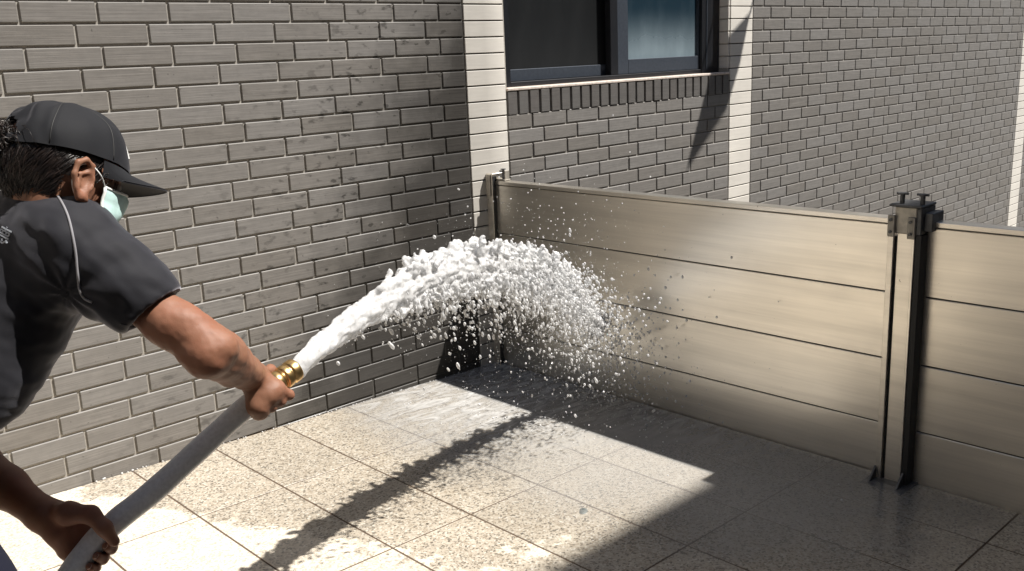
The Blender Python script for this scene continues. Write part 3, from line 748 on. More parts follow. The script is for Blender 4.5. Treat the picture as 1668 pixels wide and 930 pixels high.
# hands: local frame on the hose  a = along to the nozzle, n = towards the viewer, b = to the lower right
def hframe(p_mid, p_a, p_b):
    a = nrm(p_b-p_a); n = -FW+0*a; n = nrm(n-a*np.dot(n, a)); b = np.cross(a, n)
    if np.dot(b, RT-UP) < 0: b = -b
    return p_mid, a, n, b
HR = .0222
def cyl_pt(fr, a, ang, r):
    o, A_, N_, B__ = fr; t = math.radians(ang); return o+A_*a+(N_*math.cos(t)+B__*math.sin(t))*r
# right hand
fr = hframe(at(431, 640, 1.887), HP[1], HP[0])
kn = []
for i, (a_, r_, k_) in enumerate(((.030, .0098, 62), (.009, .0103, 58), (-.012, .0100, 54), (-.031, .0088, 50))):
    K = cyl_pt(fr, a_, k_, HR+.017); kn.append(K)
    P = [K, cyl_pt(fr, a_+.003, k_+32, HR+.0060), cyl_pt(fr, a_+.002, k_+72, HR+.0095), cyl_pt(fr, a_-.001, k_+108, HR+.008), cyl_pt(fr, a_-.003, k_+138, HR+.0075)]
    B.chain(P, [r_*1.12, r_*1.02, r_*1.04, r_*.93, r_*.80], .0025)
palm = cyl_pt(fr, -.004, 10, HR+.014)
W = RWR
for i, K in enumerate(kn):
    st = W+(cyl_pt(fr, .012-.016*i, 5, HR+.014)-W)*.35
    B.chain([st, cyl_pt(fr, .016-.015*i, 18, HR+.016), K], [.017, .0155, .0060], .012)
B.cone(W, palm, .025, .020, .02)
for i, K in enumerate(kn[:4]):
    st = W+(K-W)*.25; tp = (palm-(q_ := cyl_pt(fr, -.004, 10, 0))); tp = nrm(tp)
    B.chain([st+tp*.018, (st+K)/2+tp*.0155, K+tp*.004], [.0030, .0034, .004], .006)
B.chain([W+(palm-W)*.3, cyl_pt(fr, .004, -42, HR+.013), cyl_pt(fr, .026, -72, HR+.012), cyl_pt(fr, .040, -112, HR+.010), cyl_pt(fr, .044, -140, HR+.009)], [.017, .016, .0060, .0112, .0095], .008)
B.chain([W, cyl_pt(fr, -.034, 25, HR+.014), cyl_pt(fr, -.040, 48, HR+.012)], [.021, .018, .013], .012)   # heel of the hand
# left hand (palm behind the hose, thumb over the front, finger tips emerging at the lower right)
fl2 = hframe(at(152, 886, 1.727), HP[6], HP[4])
nails = []
palmL = cyl_pt(fl2, -.004, -128, HR+.020)
for i, (a_, r_, tip) in enumerate(((.012, .0098, 52), (-.010, .0102, 50), (-.031, .0098, 56), (-.050, .0085, 66))):
    K = cyl_pt(fl2, a_, -168, HR+.016)
    P = [K, cyl_pt(fl2, a_+.001, 158, HR+.0115), cyl_pt(fl2, a_, 122, HR+.0105), cyl_pt(fl2, a_, 88, HR+.0095), cyl_pt(fl2, a_+.001, tip, HR+.0085)]
    B.chain(P, [r_*1.12, r_*1.05, r_*1.06, r_*.97, r_*.84], .0025)
    nails.append((P[-1], P[-2], r_))
    B.chain([LWR+(palmL-LWR)*.3, cyl_pt(fl2, .012-.016*i, -130, HR+.019), K], [.017, .016, .0060], .014)
B.cone(LWR, palmL, .027, .024, .02)
B.ell(palmL, (fl2[1], fl2[2], fl2[3]), (.044, .018, .026), .015)
TB = [LWR+(palmL-LWR)*.25+fl2[1]*.012, cyl_pt(fl2, .030, -86, HR+.022), cyl_pt(fl2, .050, -40, HR+.019), cyl_pt(fl2, .042, 18, HR+.0135), cyl_pt(fl2, .031, 58, HR+.0115)]
TB = [TB[0], at(112, 836, 1.702), at(148, 838, 1.695), at(170, 860, 1.690), at(186, 882, 1.700)]
B.chain(TB, [.024, .020, .0150, .0132, .0100], .010)
B.chain([LWR, at(95, 868, 1.72), at(112, 895, 1.730)], [.024, .021, .016], .015)
V, Q = B.mesh('body', 2)
a_, b_, c_ = V[Q[:, 0]], V[Q[:, 1]], V[Q[:, 2]]; fn = np.cross(b_-a_, c_-a_); N = np.zeros_like(V)
for i in range(4): np.add.at(N, Q[:, i], fn)
N /= np.linalg.norm(N, axis=1)[:, None]+1e-12
ea = nrm(RWR-RELB)
for i in np.where((np.linalg.norm(V-(RELB+RWR)/2, axis=1) < .30) & ((V-HC)@UP < -.13))[0]:
    p = V[i]; al = float(np.dot(p-RELB, ea)); q = p-ea*al
    V[i] = p+N[i]*(mnoise.noise(Vector((*(q*46), )))*.0030*math.exp(-((al-.08)/.13)**2)+mnoise.noise(Vector(p*95))*.0006)
me = qmesh('body', V, Q); body = pers(link('body', me, 'skin', None, True)); del B
# finger nails of the near hand
def nail(tip, prev, r, par):
    d = nrm(tip-prev); n = nrm(-FW*1.0+RT*.4+0*d); n = nrm(n-d*np.dot(n, d)); sd = np.cross(d, n); c = tip+n*r*.60+d*r*.15
    V = []; F = []
    for i in range(5):
        for j in range(5):
            u_, v_ = (i-2)/2, (j-2)/2; V.append(c+d*u_*r*.55+sd*v_*r*.55-n*(v_*v_*.28+u_*u_*.08)*r)
    F = [(i*5+j, i*5+j+1, (i+1)*5+j+1, (i+1)*5+j) for i in range(4) for j in range(4)]
    b = len(V); V += [v-n*r*.18 for v in V]; F += [tuple(k+b for k in f[::-1]) for f in F]
    return mk('nail', V, F, 'nail', par, True)
for a_, b_, r_ in nails: nail(a_, b_, r_, body)
nail(TB[-1], TB[-2], .0105, body)
for s_ in (-1, 1):
    V, F = tube([hd(.0745, -.010, s_*.031), hd(.0775, -.010, s_*.031), hd(.081, -.010, s_*.031), hd(.0835, -.010, s_*.031)], [.006, .0095, .0095, .005], 12); pers(mk('eye', V, F, 'eye', None, True), body)

# --- shirt
S = Field((-1.42, -1.82, .60), (-.38, -.98, 1.24), .0045)
CH = (nrm(RT*.80-FW*.55), nrm(UP*.9-RT*-.40+FW*.2), None)
sx_ = nrm(RSH-LSH); up_ = nrm(MID-PEL); fz = nrm(np.cross(sx_, up_)); up_ = np.cross(fz, sx_); TAX = (sx_, up_, fz)
tor = lambda t: MID+(PEL-MID)*t
S.cone(NECK-UP*.012+FW*.006, at(112, 385, 1.65), .058, .060, .05)
S.cone(at(60, 358, 1.612), at(-90, 372, 1.72), .046, .058, .04); S.cone(at(60, 358, 1.612), at(112, 378, 1.60), .046, .052, .04)
S.cone(RSH+UP*.004-RT*.03, LSH+UP*.03, .074, .082, .06)
S.ell(tor(.18), TAX, (.185, .16, .125), .06); S.ell(tor(.52), TAX, (.172, .19, .122), .06)
S.ell(tor(.92), TAX, (.178, .17, .130), .06); S.cone(tor(.9), tor(1.05), .15, .15, .06)
S.cone(at(70, 475, 1.67), at(-8, 620, 1.62), .058, .062, .06)          # cloth hanging at the side
CUF = at(248, 506, 1.620); S.chain([RSH, at(200, 464, 1.615), CUF+nrm(CUF-RSH)*.02], [.070, .062, .0575], .05)
S.chain([LSH, LSH+(LELB-LSH)*.55], [.078, .066], .05)
dS = nrm(at(252, 508, 1.620)-at(200, 455, 1.615))
dS = nrm(dS+UP*-.10)
S.halfspace_cut(CUF, dS, CUF-.10, CUF+.10)
S.cutcone(CUF-dS*.045, CUF+dS*.02, .0465, .0505)
dL = nrm(LELB-LSH); CL = LSH+dL*.18; S.halfspace_cut(CL, dL, CL-.10, CL+.10)
HEM = tor(1.12); S.halfspace_cut(HEM, -up_, HEM-.34, HEM+.34)
V, Q = S.mesh('shirt', 3)
# creases in the jersey, along the pull of the arm and down the hanging side
N = np.zeros_like(V); a_, b_, c_ = V[Q[:, 0]], V[Q[:, 1]], V[Q[:, 2]]; fn = np.cross(b_-a_, c_-a_)
for i in range(4): np.add.at(N, Q[:, i], fn)
N /= np.linalg.norm(N, axis=1)[:, None]+1e-12
ARM = at(130, 478, 1.60)
for i in range(len(V)):
    p = V[i]; q = p-ARM; dist = np.linalg.norm(q)
    al = np.dot(q, nrm(RT*.8+UP*-.6)); pr = np.dot(q, nrm(UP*.8+RT*.6)); dp = np.dot(q, FW)
    w_ = math.exp(-(dist/.20)**2)
    f1 = mnoise.noise(Vector((al*4, pr*26, dp*9)))*.0085*w_
    rad = math.atan2(np.dot(q, UP), np.dot(q, RT)); f3 = math.sin(rad*9+mnoise.noise(Vector(p*9))*2.2)*.0020*math.exp(-((dist-.10)/.09)**2)
    hang = np.dot(p-MID, -up_); w2 = 1/(1+math.exp(-(hang-.16)*22))
    f2 = mnoise.noise(Vector((np.dot(p, sx_)*21, hang*4.5, np.dot(p, fz)*12)))*.010*w2
    f4 = mnoise.noise(Vector(p*7))*.004+mnoise.noise(Vector((al*30, pr*75, dp*30)))*.0016+mnoise.noise(Vector(p*55))*.0008
    V[i] = p+N[i]*(f1+f2+f3+f4)
me = qmesh('shirt', V, Q); shirt = pers(link('shirt', me, 'shirt', None, True)); del S
shirt_bvh = BVHTree.FromPolygons([Vector(v) for v in V], Q.tolist())
def on_shirt(u, v, lift=.0015):
    d = nrm(at(u, v, 1)-CAM); h = shirt_bvh.ray_cast(Vector(CAM), Vector(d))
    if h[0] is None: return None
    n = h[1]; n = n if n.dot(Vector(d)) < 0 else -n
    return np.array(h[0]+n*lift)
def seam(pix, name, rad, mat):
    L = [on_shirt(u, v, rad*.4) for u, v in spline([(*q, 0) for q in pix], 8)[:, :2]]; L = [q for q in L if q is not None]
    if len(L) < 3: return
    P = np.array(L); 
    for _ in range(3): P[1:-1] = (P[:-2]+2*P[1:-1]+P[2:])/4
    V, F = tube(P, rad, 8); pers(mk(name, V, F, mat, None, True), shirt)
seam([(84, 312), (97, 324), (110, 350), (118, 382), (124, 415), (127, 445), (130, 472), (138, 486), (150, 492)], 'piping', .0021, 'piping')
seam([(196, 527), (215, 529), (240, 522), (265, 508), (284, 492)], 'cuff_stitch', .0012, 'shirt')
# printed character on the back, strokes in pixel-measured layout laid on the cloth
def stroke(pts, wd):
    out = MB(); P = [on_shirt(u, v, .0016) for u, v in pts]
    if any(q is None for q in P): return None
    P = np.array(P); d = nrm(P[-1]-P[0]); nn_ = -FW; s_ = nrm(np.cross(d, nn_))
    for i in range(len(P)-1):
        d_ = nrm(P[i+1]-P[i]); s2 = nrm(np.cross(d_, nn_))*wd/2
        top = [P[i]-s2, P[i]+s2, P[i+1]+s2+d_*wd*.3, P[i+1]-s2+d_*wd*.3]; bot = [q-nn_*.0012 for q in top]
        out.add(top+bot, [(0, 1, 2, 3), (7, 6, 5, 4), (0, 4, 5, 1), (1, 5, 6, 2), (2, 6, 7, 3), (3, 7, 4, 0)])
    return out
def chm(x, y): c, s_ = math.cos(.50), math.sin(.50); return (6+(x*c-y*s_)*.9, 382+(x*s_+y*c)*.9)
SK = [([(-9, -11), (11, -11)], .0024), ([(0, -15), (0, -7)], .0024), ([(-8, -7), (10, -7)], .002), ([(-8, -7), (-8, -1)], .002), ([(10, -7), (10, -1)], .002), ([(-3, -7), (-3, -1)], .002), ([(4, -7), (4, -1)], .002),
      ([(-8, -1), (10, -1)], .002), ([(-10, 3), (12, 3)], .0024), ([(-7, 6), (-5, 12)], .0026), ([(-3, 7), (-1, 13), (6, 14), (9, 10)], .0026), ([(2, 7), (4, 10)], .0024), ([(10, 6), (13, 10)], .0026),
      ([(-16, -12), (-21, -5)], .0026), ([(-14, -5), (-21, 3)], .0026), ([(-17, 0), (-17, 14)], .0026)]
ALL = MB()
for pts, wd in SK:
    st = stroke([chm(*q) for q in pts], wd)
    if st: ALL.add(st.V, st.F)
if ALL.V: pers(ALL.obj('printed_character', 'print'), shirt)
# --- trousers and shoes
HR_, HL_ = PEL+nrm(RSH-LSH)*.10, PEL-nrm(RSH-LSH)*.10
KR, KL = at(-62, 985, 1.52), PEL+V3(-.02, .16, -.34)
KR = at(-64, 985, 1.52)
AR, AL = V3(-1.06, -1.72, zf(-1.06)+.085), V3(-1.24, -1.28, zf(-1.24)+.085)
T = Field((-1.65, -2.0, .0), (-.6, -.95, .92), .009)
T.cone(HR_, HL_, .135, .135, .05); T.cone(PEL, PEL+up_*.08, .14, .13, .05)
T.chain([HR_, KR, AR], [.118, .082, .066], .04); T.chain([HL_, KL, AL], [.118, .080, .064], .04)
V, Q = T.mesh('trousers', 2)
for i in range(len(V)): V[i] = V[i]+nrm(V[i]-PEL)*mnoise.noise(Vector(V[i]*14))*.006
pers(link('trousers', qmesh('trousers', V, Q), 'trousers', None, True))
for A_ in (AR, AL):
    f_ = nrm(V3(.85, .35, 0)); s_ = V3(-f_[1], f_[0], 0); T = Field(A_-.25, A_+.25, .007)
    T.ell(A_+f_*.03-V3(0, 0, .045), (f_, s_, V3(0, 0, 1)), (.085, .042, .05), .03); T.ell(A_+f_*.12-V3(0, 0, .055), (f_, s_, V3(0, 0, 1)), (.085, .048, .036), .04); T.cone(A_, A_-V3(0, 0, .03), .045, .045, .02)
    T.halfspace_cut(A_-V3(0, 0, .0825), V3(0, 0, -1), A_-.25, A_+.25)
    V, Q = T.mesh('shoe', 2); pers(link('shoe', qmesh('shoe', V, Q), 'shoe', None, True))

# --- cap
CC = hd(-.006, .022, 0); CR = (.109, .100, .0865)
def crown(th, ph, off=0):        # th around from the front, ph 0 at the band to 1 at the top
    e = ph*math.pi/2; c_, s_ = math.cos(e), math.sin(e); pw = .86
    x = math.copysign(abs(math.cos(th)), math.cos(th))*CR[0]*c_**pw; y = math.sin(th)*CR[2]*c_**pw; z = CR[1]*s_**.92
    p = CC+Fd*x+Sd*y+Ud*z
    wr = mnoise.noise(Vector((math.cos(th)*2.2+5, math.sin(th)*2.2, ph*2.6)))*.0045
    back = max(0, -math.cos(th))**2
    wr += mnoise.noise(Vector((th*5.5, ph*5, 3)))*.0095*back*(1-ph*.6)
    sv = (th/(math.pi/3)) % 1; sv = min(sv, 1-sv); wr -= .0016*math.exp(-(sv/.03)**2)*(1 if ph < .97 else 0)
    return p+nrm(p-CC)*(wr+off)
NT_, NP = 144, 26
V = []; F = []
def keepq(i, j):                 # arched opening at the back
    th = (i+.5)/NT_*2*math.pi; da = abs(th-math.pi); return not (da < .50 and (j+.5)/NP < .34*math.sqrt(max(0, 1-(da/.50)**2)))
for off in (0, -.0022):
    b = len(V)
    for j in range(NP+1):
        for i in range(NT_): V.append(crown(i/NT_*2*math.pi, min(j/NP, .995), off))
    for j in range(NP):
        for i in range(NT_):
            if keepq(i, j):
                q = (b+j*NT_+i, b+j*NT_+(i+1) % NT_, b+(j+1)*NT_+(i+1) % NT_, b+(j+1)*NT_+i); F.append(q if off == 0 else q[::-1])
cap = pers(mk('cap', V, F, 'cap', None, True))
V, F = tube([CC+Ud*(CR[1]-.001), CC+Ud*(CR[1]+.003), CC+Ud*(CR[1]+.006)], [.0085, .008, .004], 14); mk('button', V, F, 'cap', cap, True)
# stitched panel seams
for k in range(6):
    th = math.pi/3*k
    P = [crown(th, ph, .0004) for ph in np.linspace(0.02 if k != 3 else .36, .96, 22)]; V, F = tube(P, .0011, 6); mk('seam', V, F, 'rubber', cap, True)
for da in (-1,):
    P = [crown(math.pi+a_, .02, .0005) for a_ in np.linspace(-.5, .5, 16)]
    V = []; F = []
    for q in P: V += [q+Ud*.011, q-Ud*.003, q+Ud*.011-nrm(q-CC)*.002, q-Ud*.003-nrm(q-CC)*.002]
    for i in range(15): F += [(4*i, 4*i+4, 4*i+5, 4*i+1), (4*i+2, 4*i+3, 4*i+7, 4*i+6), (4*i, 4*i+2, 4*i+6, 4*i+4), (4*i+1, 4*i+5, 4*i+7, 4*i+3)]
    mk('strap', V, F, 'cap', cap, True)
# brim
V = []; F = []; NA, NR = 36, 10
for lay in (0, -.003):
    b = len(V)
    for j in range(NR+1):
        t = j/NR
        for i in range(NA+1):
            a_ = (i/NA-.5)*2*1.24; e = math.cos(a_/1.24*math.pi/2)**.55 if abs(a_) < 1.24 else 0
            base = CC+Fd*(CR[0]*math.cos(a_))+Sd*(CR[2]*math.sin(a_)); L = .076*e+.002
            sidey = math.sin(a_)*CR[2]*(1-.06*t)
            p = CC+Fd*(CR[0]*math.cos(a_)+L*t)+Sd*sidey+Ud*(-.004-.004*t*e-(abs(sidey)/.085)**2*.030*(t**.6)+lay)
            V.append(p)
    for j in range(NR):
        for i in range(NA):
            q = (b+j*(NA+1)+i, b+j*(NA+1)+i+1, b+(j+1)*(NA+1)+i+1, b+(j+1)*(NA+1)+i); F.append(q if lay == 0 else q[::-1])
nn_ = (NA+1)*(NR+1)
for i in range(NA): F.append((NR*(NA+1)+i, nn_+NR*(NA+1)+i, nn_+NR*(NA+1)+i+1, NR*(NA+1)+i+1))
mk('brim', V, F, 'cap', cap, True)
# white front patch
V = []; F = []
for j in range(7):
    for i in range(9):
        V.append(crown((i/8-.5)*.62, .16+.40*j/6, .0022))
F = [(j*9+i, j*9+i+1, (j+1)*9+i+1, (j+1)*9+i) for j in range(6) for i in range(8)]
b = len(V); V += [v-nrm(v-CC)*.0028 for v in V]; F += [tuple(k+b for k in f[::-1]) for f in F]
F += [(i, b+i, b+i+1, i+1) for i in range(8)]+[(54+i, 55+i, b+55+i, b+54+i) for i in range(8)]+[(j*9, (j+1)*9, b+(j+1)*9, b+j*9) for j in range(6)]+[(j*9+8, b+j*9+8, b+(j+1)*9+8, (j+1)*9+8) for j in range(6)]
mk('front_patch', V, F, 'patch', cap)

# --- mask and ear loop
V = []; F = []; NI, NJ = 18, 12
for off in (.0, -.002):
    b = len(V)
    for j in range(NJ+1):
        for i in range(NI+1):
            a_ = (i/NI-.5)*2*1.20; t = j/NJ; u_ = -.020-.112*t
            rf = .083+.018*math.exp(-((t-.15)/.25)**2)*math.cos(a_)**4-.012*t*t; pl = .0016*math.sin(t*math.pi*7)
            rs = .073-.006*t
            V.append(hd((rf+off+pl)*math.cos(a_)+.012, u_+.004*math.cos(3*a_), (rs+off+pl)*math.sin(a_)))
    for j in range(NJ):
        for i in range(NI):
            q = (b+j*(NI+1)+i, b+j*(NI+1)+i+1, b+(j+1)*(NI+1)+i+1, b+(j+1)*(NI+1)+i); F.append(q if off == 0 else q[::-1])
mask = pers(mk('face_mask', V, F, 'mask', None, True))
for row in (0, NJ):
    P = [np.array(V[row*(NI+1)+i]) for i in range(NI+1)]; v_, f_ = tube(P, .0026, 6); mk('mask_edge', v_, f_, 'mask_edge', mask, True)
for col in (0, NI):
    P = [np.array(V[j*(NI+1)+col]) for j in range(NJ+1)]; v_, f_ = tube(P, .0030, 6); mk('mask_edge', v_, f_, 'mask_edge', mask, True)
    s_ = 1 if np.dot(P[0]-HC, Sd) > 0 else -1
    L = spline([P[0], P[0]*.5+hd(.006, .004, s_*.083)*.5+Sd*s_*.011, hd(.006, .004, s_*.084), hd(-.012, -.004, s_*.086), hd(-.018, -.03, s_*.082), hd(-.004, -.058, s_*.075), P[-1]*.6+hd(-.004, -.058, s_*.075)*.4+Sd*s_*.010, P[-1]], 8)
    v_, f_ = tube(L, .0012, 6); mk('ear_loop', v_, f_, 'mask_edge', mask, True)

# --- hair: short hair below the cap and a curly pony tail through the opening at the back
hr = random.Random(11)
HV = MB()
def strand(P, r0, n=3):
    P = np.array(P); V, F = tube(P, np.linspace(r0, r0*.35, len(P)), n, False); HV.add(V, F)
cv = []
for k in range(2600):
    th = hr.uniform(.62, 2*math.pi-.62); u_ = hr.uniform(-.062, .022)
    s0, c0 = math.sin(th), math.cos(th)
    if c0 > .02 and (u_ < -.012 or hr.random() < .5): continue
    if -.22 < c0 and u_ < -.004: continue
    f0 = -.008+.100*c0; q = math.sqrt(max(0, 1-((u_-.018)/.105)**2))
    p = hd(-.008+.1*c0*q, u_, .079*s0*q); o_ = nrm(p-HC); dn = nrm(-Ud*.8-Fd*.75+Sd*hr.uniform(-.4, .4)); dn = nrm(dn-o_*np.dot(dn, o_))
    L = hr.uniform(.012, .028); b0 = p+o_*.0008
    strand([b0, b0+dn*L*.5+o_*.0025, b0+dn*L+o_*hr.uniform(.0005, .003)], .0008)
gv = []; gf = []
for j in range(9):
    for i in range(41):
        th = 1.15+i/40*(2*math.pi-2.3); lowu = -.058 if math.cos(th) < -.35 else -.020; u_ = .03+(lowu-.03)*j/8; q = math.sqrt(max(0, 1-((u_-.018)/.105)**2))
        gv.append(hd(-.008+.0992*math.cos(th)*q, u_, .0782*math.sin(th)*q))
gf = [(j*41+i, j*41+i+1, (j+1)*41+i+1, (j+1)*41+i) for j in range(8) for i in range(40)]
HV.add(gv, gf)
hair_o = pers(HV.obj('hair', 'hair', None, True))
HV = MB()
pb = hd(-.118, .030, 0)
for k in range(1500):
    e = hr.random(); tx = -58+hr.random()**.8*165; ty = 246+hr.random()*66 - (max(0, tx-60)*.10)
    if tx > 60: ty = 258+hr.random()*44
    end = at(tx, ty, 1.615+hr.uniform(-.035, .06)-.0002*max(0, tx))
    midp = (pb+end)/2+UP*hr.uniform(.0, .030)+V3(*[hr.uniform(-.02, .02) for _ in range(3)])
    C0 = spline([pb+V3(*[hr.uniform(-.009, .009) for _ in range(3)]), pb+nrm(midp-pb)*.025+V3(*[hr.uniform(-.009, .009) for _ in range(3)]), midp, end], 9)
    T_, A_, B2 = frames(C0); m_ = len(C0); ph = hr.uniform(0, 6.3); fq = hr.uniform(2.2, 5.0); am = hr.uniform(.003, .009); s_ = np.linspace(0, 1, m_)
    C0 = C0+(A_*np.cos(ph+fq*s_*6.28)[:, None]+B2*np.sin(ph+fq*s_*6.28)[:, None])*(am*np.minimum(1, s_*2))[:, None]
    strand(C0, hr.uniform(.0007, .0011))
V, F = tube(spline([pb-Fd*.004+Ud*.016, pb-Fd*.004-Ud*.004, pb-Fd*.002-Ud*.016], 4), .013, 10); HV.add(V, F)
pony = pers(HV.obj('ponytail', 'hair', None, True))
V, F = tube([pb+Fd*.006, pb-Fd*.004], [.017, .017], 16); mk('hair_tie', V, F, 'rubber', pony, True)

# ------------------------------------------------------------------ the jet of water
G = 9.81
tgt = V3(1.712, -.75, .27); d_h = tgt[:2]-NOZ[:2]; Dh = np.linalg.norm(d_h); eh = V3(d_h[0]/Dh, d_h[1]/Dh, 0); VH = 4.65
TT = Dh/VH; VZ = (tgt[2]-NOZ[2]+.5*G*TT*TT)/TT
side = V3(-eh[1], eh[0], 0)
def jet(t, s=1.0, vz=0, vs=0): return NOZ+eh*VH*s*t+side*vs*t+V3(0, 0, (VZ+vz)*t-.5*G*t*t)
def Rj(t): return float(np.interp(t*VH, [0, .1, .22, .35, .5, .7, 1.2, 2.2], [.0165, .0215, .0270, .035, .0445, .0505, .055, .058]))
wr_ = random.Random(5)
lo = NOZ-V3(.06, .16, .55); hi = V3(1.76, -.35, NOZ[2]+.34)
W = Field(lo, hi, .0037)
ts = np.linspace(0, TT*.74, 54)
for i in range(len(ts)-1):
    a_, b_ = jet(ts[i]), jet(ts[i+1]); k = 1-.6*(ts[i]/(TT*.74))**1.3
    k *= .62 if ts[i]*VH > .3 else .88
    W.cone(a_, b_, Rj(ts[i])*k, Rj(ts[i+1])*k, .012)
ga = wr_.gauss
def put(p, r, stretch=1.0, d=None):
    if d is None or stretch <= 1.05: W.cone(p, p+V3(0, 0, .0005), r, r, r*.9)
    else: W.cone(p-d*r*stretch*.6, p+d*r*stretch*.6, r, r*.7, r*.9)
for k in range(8200):
    u_ = wr_.random()**.85; t = u_*TT*.99; x = t*VH; R0 = Rj(t)
    ang = wr_.uniform(0, 2*math.pi); rad = math.sqrt(wr_.random())*1.02
    fray = min(1, x/.9)
    if wr_.random() < .28*fray: rad *= 1+abs(ga(0, .28))*fray
    s_ = 1-abs(ga(0, .055))*fray
    off = side*math.cos(ang)*R0*rad+V3(0, 0, math.sin(ang)*R0*rad)
    p = jet(t*s_+0, 1)+off
    p = p-side*np.dot(off, side)*.62
    p[2] -= abs(ga(0, .026))*fray*fray*(1 if wr_.random() < .55 else .2)
    rmin = .0045 if x < .25 else .0036
    r = rmin+wr_.random()**2.4*(.0050 if x < .2 else (.0078 if x < 1.2 else .0052))
    if u_ > .5 and wr_.random() < (u_-.5)*1.5: continue
    vel = nrm(eh*VH+V3(0, 0, VZ-G*t))
    put(p, r*(.62 if wr_.random() < .6 else 1), wr_.choice((1, 1.8, 3.0, 4.5, 6.5)) if x < 1.1 else wr_.choice((1, 1.3, 2.0, 3.2)), nrm(vel+V3(0, 0, ga(0, .22))+side*ga(0, .1)))
# crown of spikes on the upper edge
for k in range(85):
    t = wr_.uniform(.20, .82)*TT; R0 = Rj(t); p = jet(t)+V3(0, 0, R0*.8)+side*ga(0, .018); hgt = abs(ga(0, 1))*.011+.002
    lean = eh*wr_.uniform(-.006, .026)+side*ga(0, .006); q = p+V3(0, 0, hgt+R0*.2)+lean; r = wr_.uniform(.005, .0105)
    W.chain([p, p*.4+q*.6, q], [r*1.3, r*.85, r*.8], .010)
# ligaments tearing off below
for k in range(330):
    t = wr_.uniform(.22, .93)*TT; R0 = Rj(t); L = abs(ga(0, .045))*min(1, t/TT*1.6)+.01
    p = jet(t)-V3(0, 0, R0*wr_.uniform(.5, .95))+side*ga(0, .02); q = p-V3(0, 0, L)-eh*L*wr_.uniform(.0, .5)+side*ga(0, .008); r = wr_.uniform(.0034, .0075)
    m_ = (p+q)/2+side*ga(0, .007)+eh*ga(0, .007); W.chain([p, m_, q], [r, r*.62, r*.9], .006)
V, Q = W.mesh('water_jet', 1); del W
a_, b_, c_ = V[Q[:, 0]], V[Q[:, 1]], V[Q[:, 2]]; fn = np.cross(b_-a_, c_-a_); N = np.zeros_like(V)
for i in range(4): np.add.at(N, Q[:, i], fn)
N /= np.linalg.norm(N, axis=1)[:, None]+1e-12
for i in range(len(V)):
    p = V[i]; f = min(1, .35+np.linalg.norm(p-NOZ)*3)
    al = float(np.dot(p-NOZ, eh)); ac = float(np.dot(p-NOZ, side)); tt_ = al/VH; hz = p[2]-(NOZ[2]+VZ*tt_-.5*G*tt_*tt_)
    V[i] = p+N[i]*(mnoise.noise(Vector((al*26, ac*95, hz*95)))*.0055+mnoise.noise(Vector((al*70, ac*190, hz*190)))*.0026)*f
JET = link('water_jet', qmesh('water_jet', V, Q), 'jet', None, True)
tag(JET, 'white frothing arc of water shooting from the brass hose coupling towards the flood barrier', 'water jet')
# loose drops
phi = (1+5**.5)/2
IV = np.array([nrm(v) for v in [(-1, phi, 0), (1, phi, 0), (-1, -phi, 0), (1, -phi, 0), (0, -1, phi), (0, 1, phi), (0, -1, -phi), (0, 1, -phi), (phi, 0, -1), (phi, 0, 1), (-phi, 0, -1), (-phi, 0, 1)]])
IF = [(0, 11, 5), (0, 5, 1), (0, 1, 7), (0, 7, 10), (0, 10, 11), (1, 5, 9), (5, 11, 4), (11, 10, 2), (10, 7, 6), (7, 1, 8), (3, 9, 4), (3, 4, 2), (3, 2, 6), (3, 6, 8), (3, 8, 9), (4, 9, 5), (2, 4, 11), (6, 2, 10), (8, 6, 7), (9, 8, 1)]
def subdiv(V, F):
    V = [v for v in V]; c = {}; out = []
    def md(a, b):
        k = (min(a, b), max(a, b))
        if k not in c: c[k] = len(V); V.append(nrm(V[a]+V[b]))
        return c[k]
    for a, b, d in F: x, y, z = md(a, b), md(b, d), md(d, a); out += [(a, x, z), (b, y, x), (d, z, y), (x, y, z)]
    return np.array(V), out
SV, SF = subdiv(IV, IF); SF = np.array(SF); IFA = np.array(IF)
PV, PF, nb = [], [], 0
def drop(p, r, st=1.0, d=None):
    global nb
    vs, fs = (SV, SF) if r > .0022 else (IV, IFA)
    v = vs*r
    if d is not None and st > 1: v = v+np.outer(vs@d, d)*r*(st-1)
    PV.append(v+p); PF.append(fs+nb); nb += len(vs)
YB = XB-.004
for k in range(5600):       # drops falling out of the arc, more of them towards its end
    u_ = wr_.random()**.55; t = u_*TT*1.02; fray = min(1, t*VH/1.0)
    sp = 1-abs(ga(0, .14))*fray; vs_ = ga(0, .13)*fray; vz_ = ga(0, .20)*fray-.05
    late = abs(ga(0, .085))*fray*(1 if wr_.random() < .8 else 2)
    p = jet(t*sp, 1, 0, vs_)+V3(0, 0, vz_*t)-V3(0, 0, late)+side*ga(0, .045)*fray
    if p[0] > YB-.008: p[0] = YB-.008-abs(ga(0, .03))
    if p[2] < zf(p[0])+.004 or p[1] > -.02: continue
    r = .0009+wr_.random()**3.6*.0040; drop(p, r, wr_.uniform(1, 2.6), nrm(V3(ga(.4, .3), ga(0, .2), -1)))
for k in range(2200):       # curtain drifting past the end of the arc and falling
    t = wr_.uniform(.62, 1.0)*TT; fall = abs(ga(0, .16)); p = jet(t)-side*(abs(ga(0, .11))+.01)-V3(0, 0, fall-.05)-eh*wr_.uniform(.0, .10)
    if p[0] > YB-.01 or p[2] < zf(p[0])+.005: continue
    drop(p, .0008+wr_.random()**3.2*.0046, wr_.uniform(1, 1.8), nrm(V3(.3, -.1, -1)))
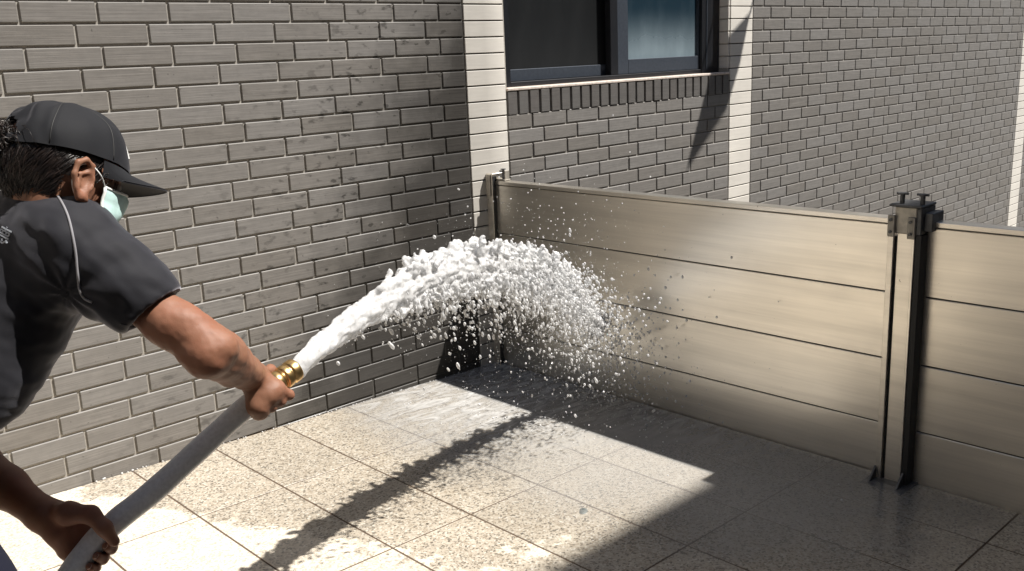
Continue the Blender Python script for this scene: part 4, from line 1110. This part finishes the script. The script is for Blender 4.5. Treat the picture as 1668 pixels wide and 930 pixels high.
for k in range(1500):       # cloud of broken drops against the planks and down to the floor
    y = -.78+ga(0, .22); z = zf(1.7)+abs(ga(0, .26)); x = YB-.01-abs(ga(0, .12))
    if y > -.03: continue
    r = .0008+wr_.random()**3.5*.0042; drop(V3(x, y, z), r, wr_.uniform(1, 1.6), V3(0, 0, 1))
for k in range(240):        # thrown above and around
    p = jet(wr_.uniform(.45, 1)*TT)+V3(ga(.05, .12), ga(0, .12), abs(ga(0, .15))+.02)
    if p[0] > YB-.01 or p[1] > -.02: p[0] = min(p[0], YB-.012); p[1] = min(p[1], -.03)
    drop(p, wr_.uniform(.0008, .0030))
for k in range(90):        # flecks clinging to planks and tiles
    y = -abs(ga(.1, .42))-.05; z = wr_.uniform(.35, .80); drop(V3(YB+.002-.003, y, z), wr_.uniform(.0008, .0026))
for k in range(130):
    x = 1.62-abs(ga(0, .3)); z = wr_.uniform(.02, .75); drop(V3(x, -.004, z), wr_.uniform(.0007, .0022))
for k in range(900):        # splashes hopping on the wet paving
    x, y = 1.45+ga(0, .28), -.62+ga(0, .38)
    if x > YB-.01 or y > -.02: continue
    drop(V3(x, y, zf(x)+.006+abs(ga(0, .022))), .0007+wr_.random()**3*.0030)
for k in range(8000):       # fine mist hanging in the curtain and over the wet corner
    if k % 3 == 0: p = V3(YB-.02-abs(ga(0, .16)), -.55+ga(0, .28), zf(1.6)+abs(ga(0, .10)))
    else: t = wr_.uniform(.45, 1.02)*TT; p = jet(t)-side*ga(.02, .09)-V3(0, 0, ga(.10, .14))
    if p[0] > YB-.008 or p[1] > -.02 or p[2] < zf(p[0])+.004: continue
    drop(p, .00045+wr_.random()**2*.0006)
for k in range(70):         # beads along the foot of the wall and in the joints
    x = wr_.uniform(-.2, 1.5); y = -.004-abs(ga(0, .006)); drop(V3(x, y, zf(x)+.004), wr_.uniform(.0012, .0040))
V = np.concatenate(PV); Q = np.concatenate(PF)
SPR = link('water_spray', qmesh('water_spray', V, Q), 'spray', None, True)
tag(SPR, 'scattered droplets of water flying off the jet and splashing by the flood barrier', 'spray', None, 'stuff')
# sheet of standing water in the corner
nx, ny = 46, 70; V = []; F = []
for j in range(ny+1):
    for i in range(nx+1):
        x = -.15+i/nx*(1.742+.15); y = -.006-j/ny*2.6
        hgt = .0045+.0022*mnoise.noise(Vector((x*9, y*7, 0)))*max(0, 1-math.hypot(x-1.55, (y+.7)*.8)); V.append((x, y, zf(x)+hgt))
F = [(j*(nx+1)+i, (j+1)*(nx+1)+i, (j+1)*(nx+1)+i+1, j*(nx+1)+i+1) for j in range(ny) for i in range(nx)]
wo_ = mk('water', V, F, 'film', None, True); wo_['kind'] = 'structure'
# small dark stone chip lying on a tile
pc = CAM+(at(950, 834, 1)-CAM)*((CAM[2]-zf(.9))/(CAM[2]-at(950, 834, 1)[2]))
T = Field(pc-.04, pc+.04, .002); T.ell(pc, (nrm(V3(1, .6, 0)), nrm(V3(-.6, 1, 0)), V3(0, 0, 1)), (.022, .013, .006), .004); T.ell(pc+V3(.008, .006, 0), (V3(1, 0, 0), V3(0, 1, 0), V3(0, 0, 1)), (.010, .014, .005), .006)
V, Q = T.mesh('stone_chip', 1); tag(link('stone_chip', qmesh('stone_chip', V, Q), 'pebble', None, True), 'small flat dark grey stone chip lying on the wet paving', 'stone')
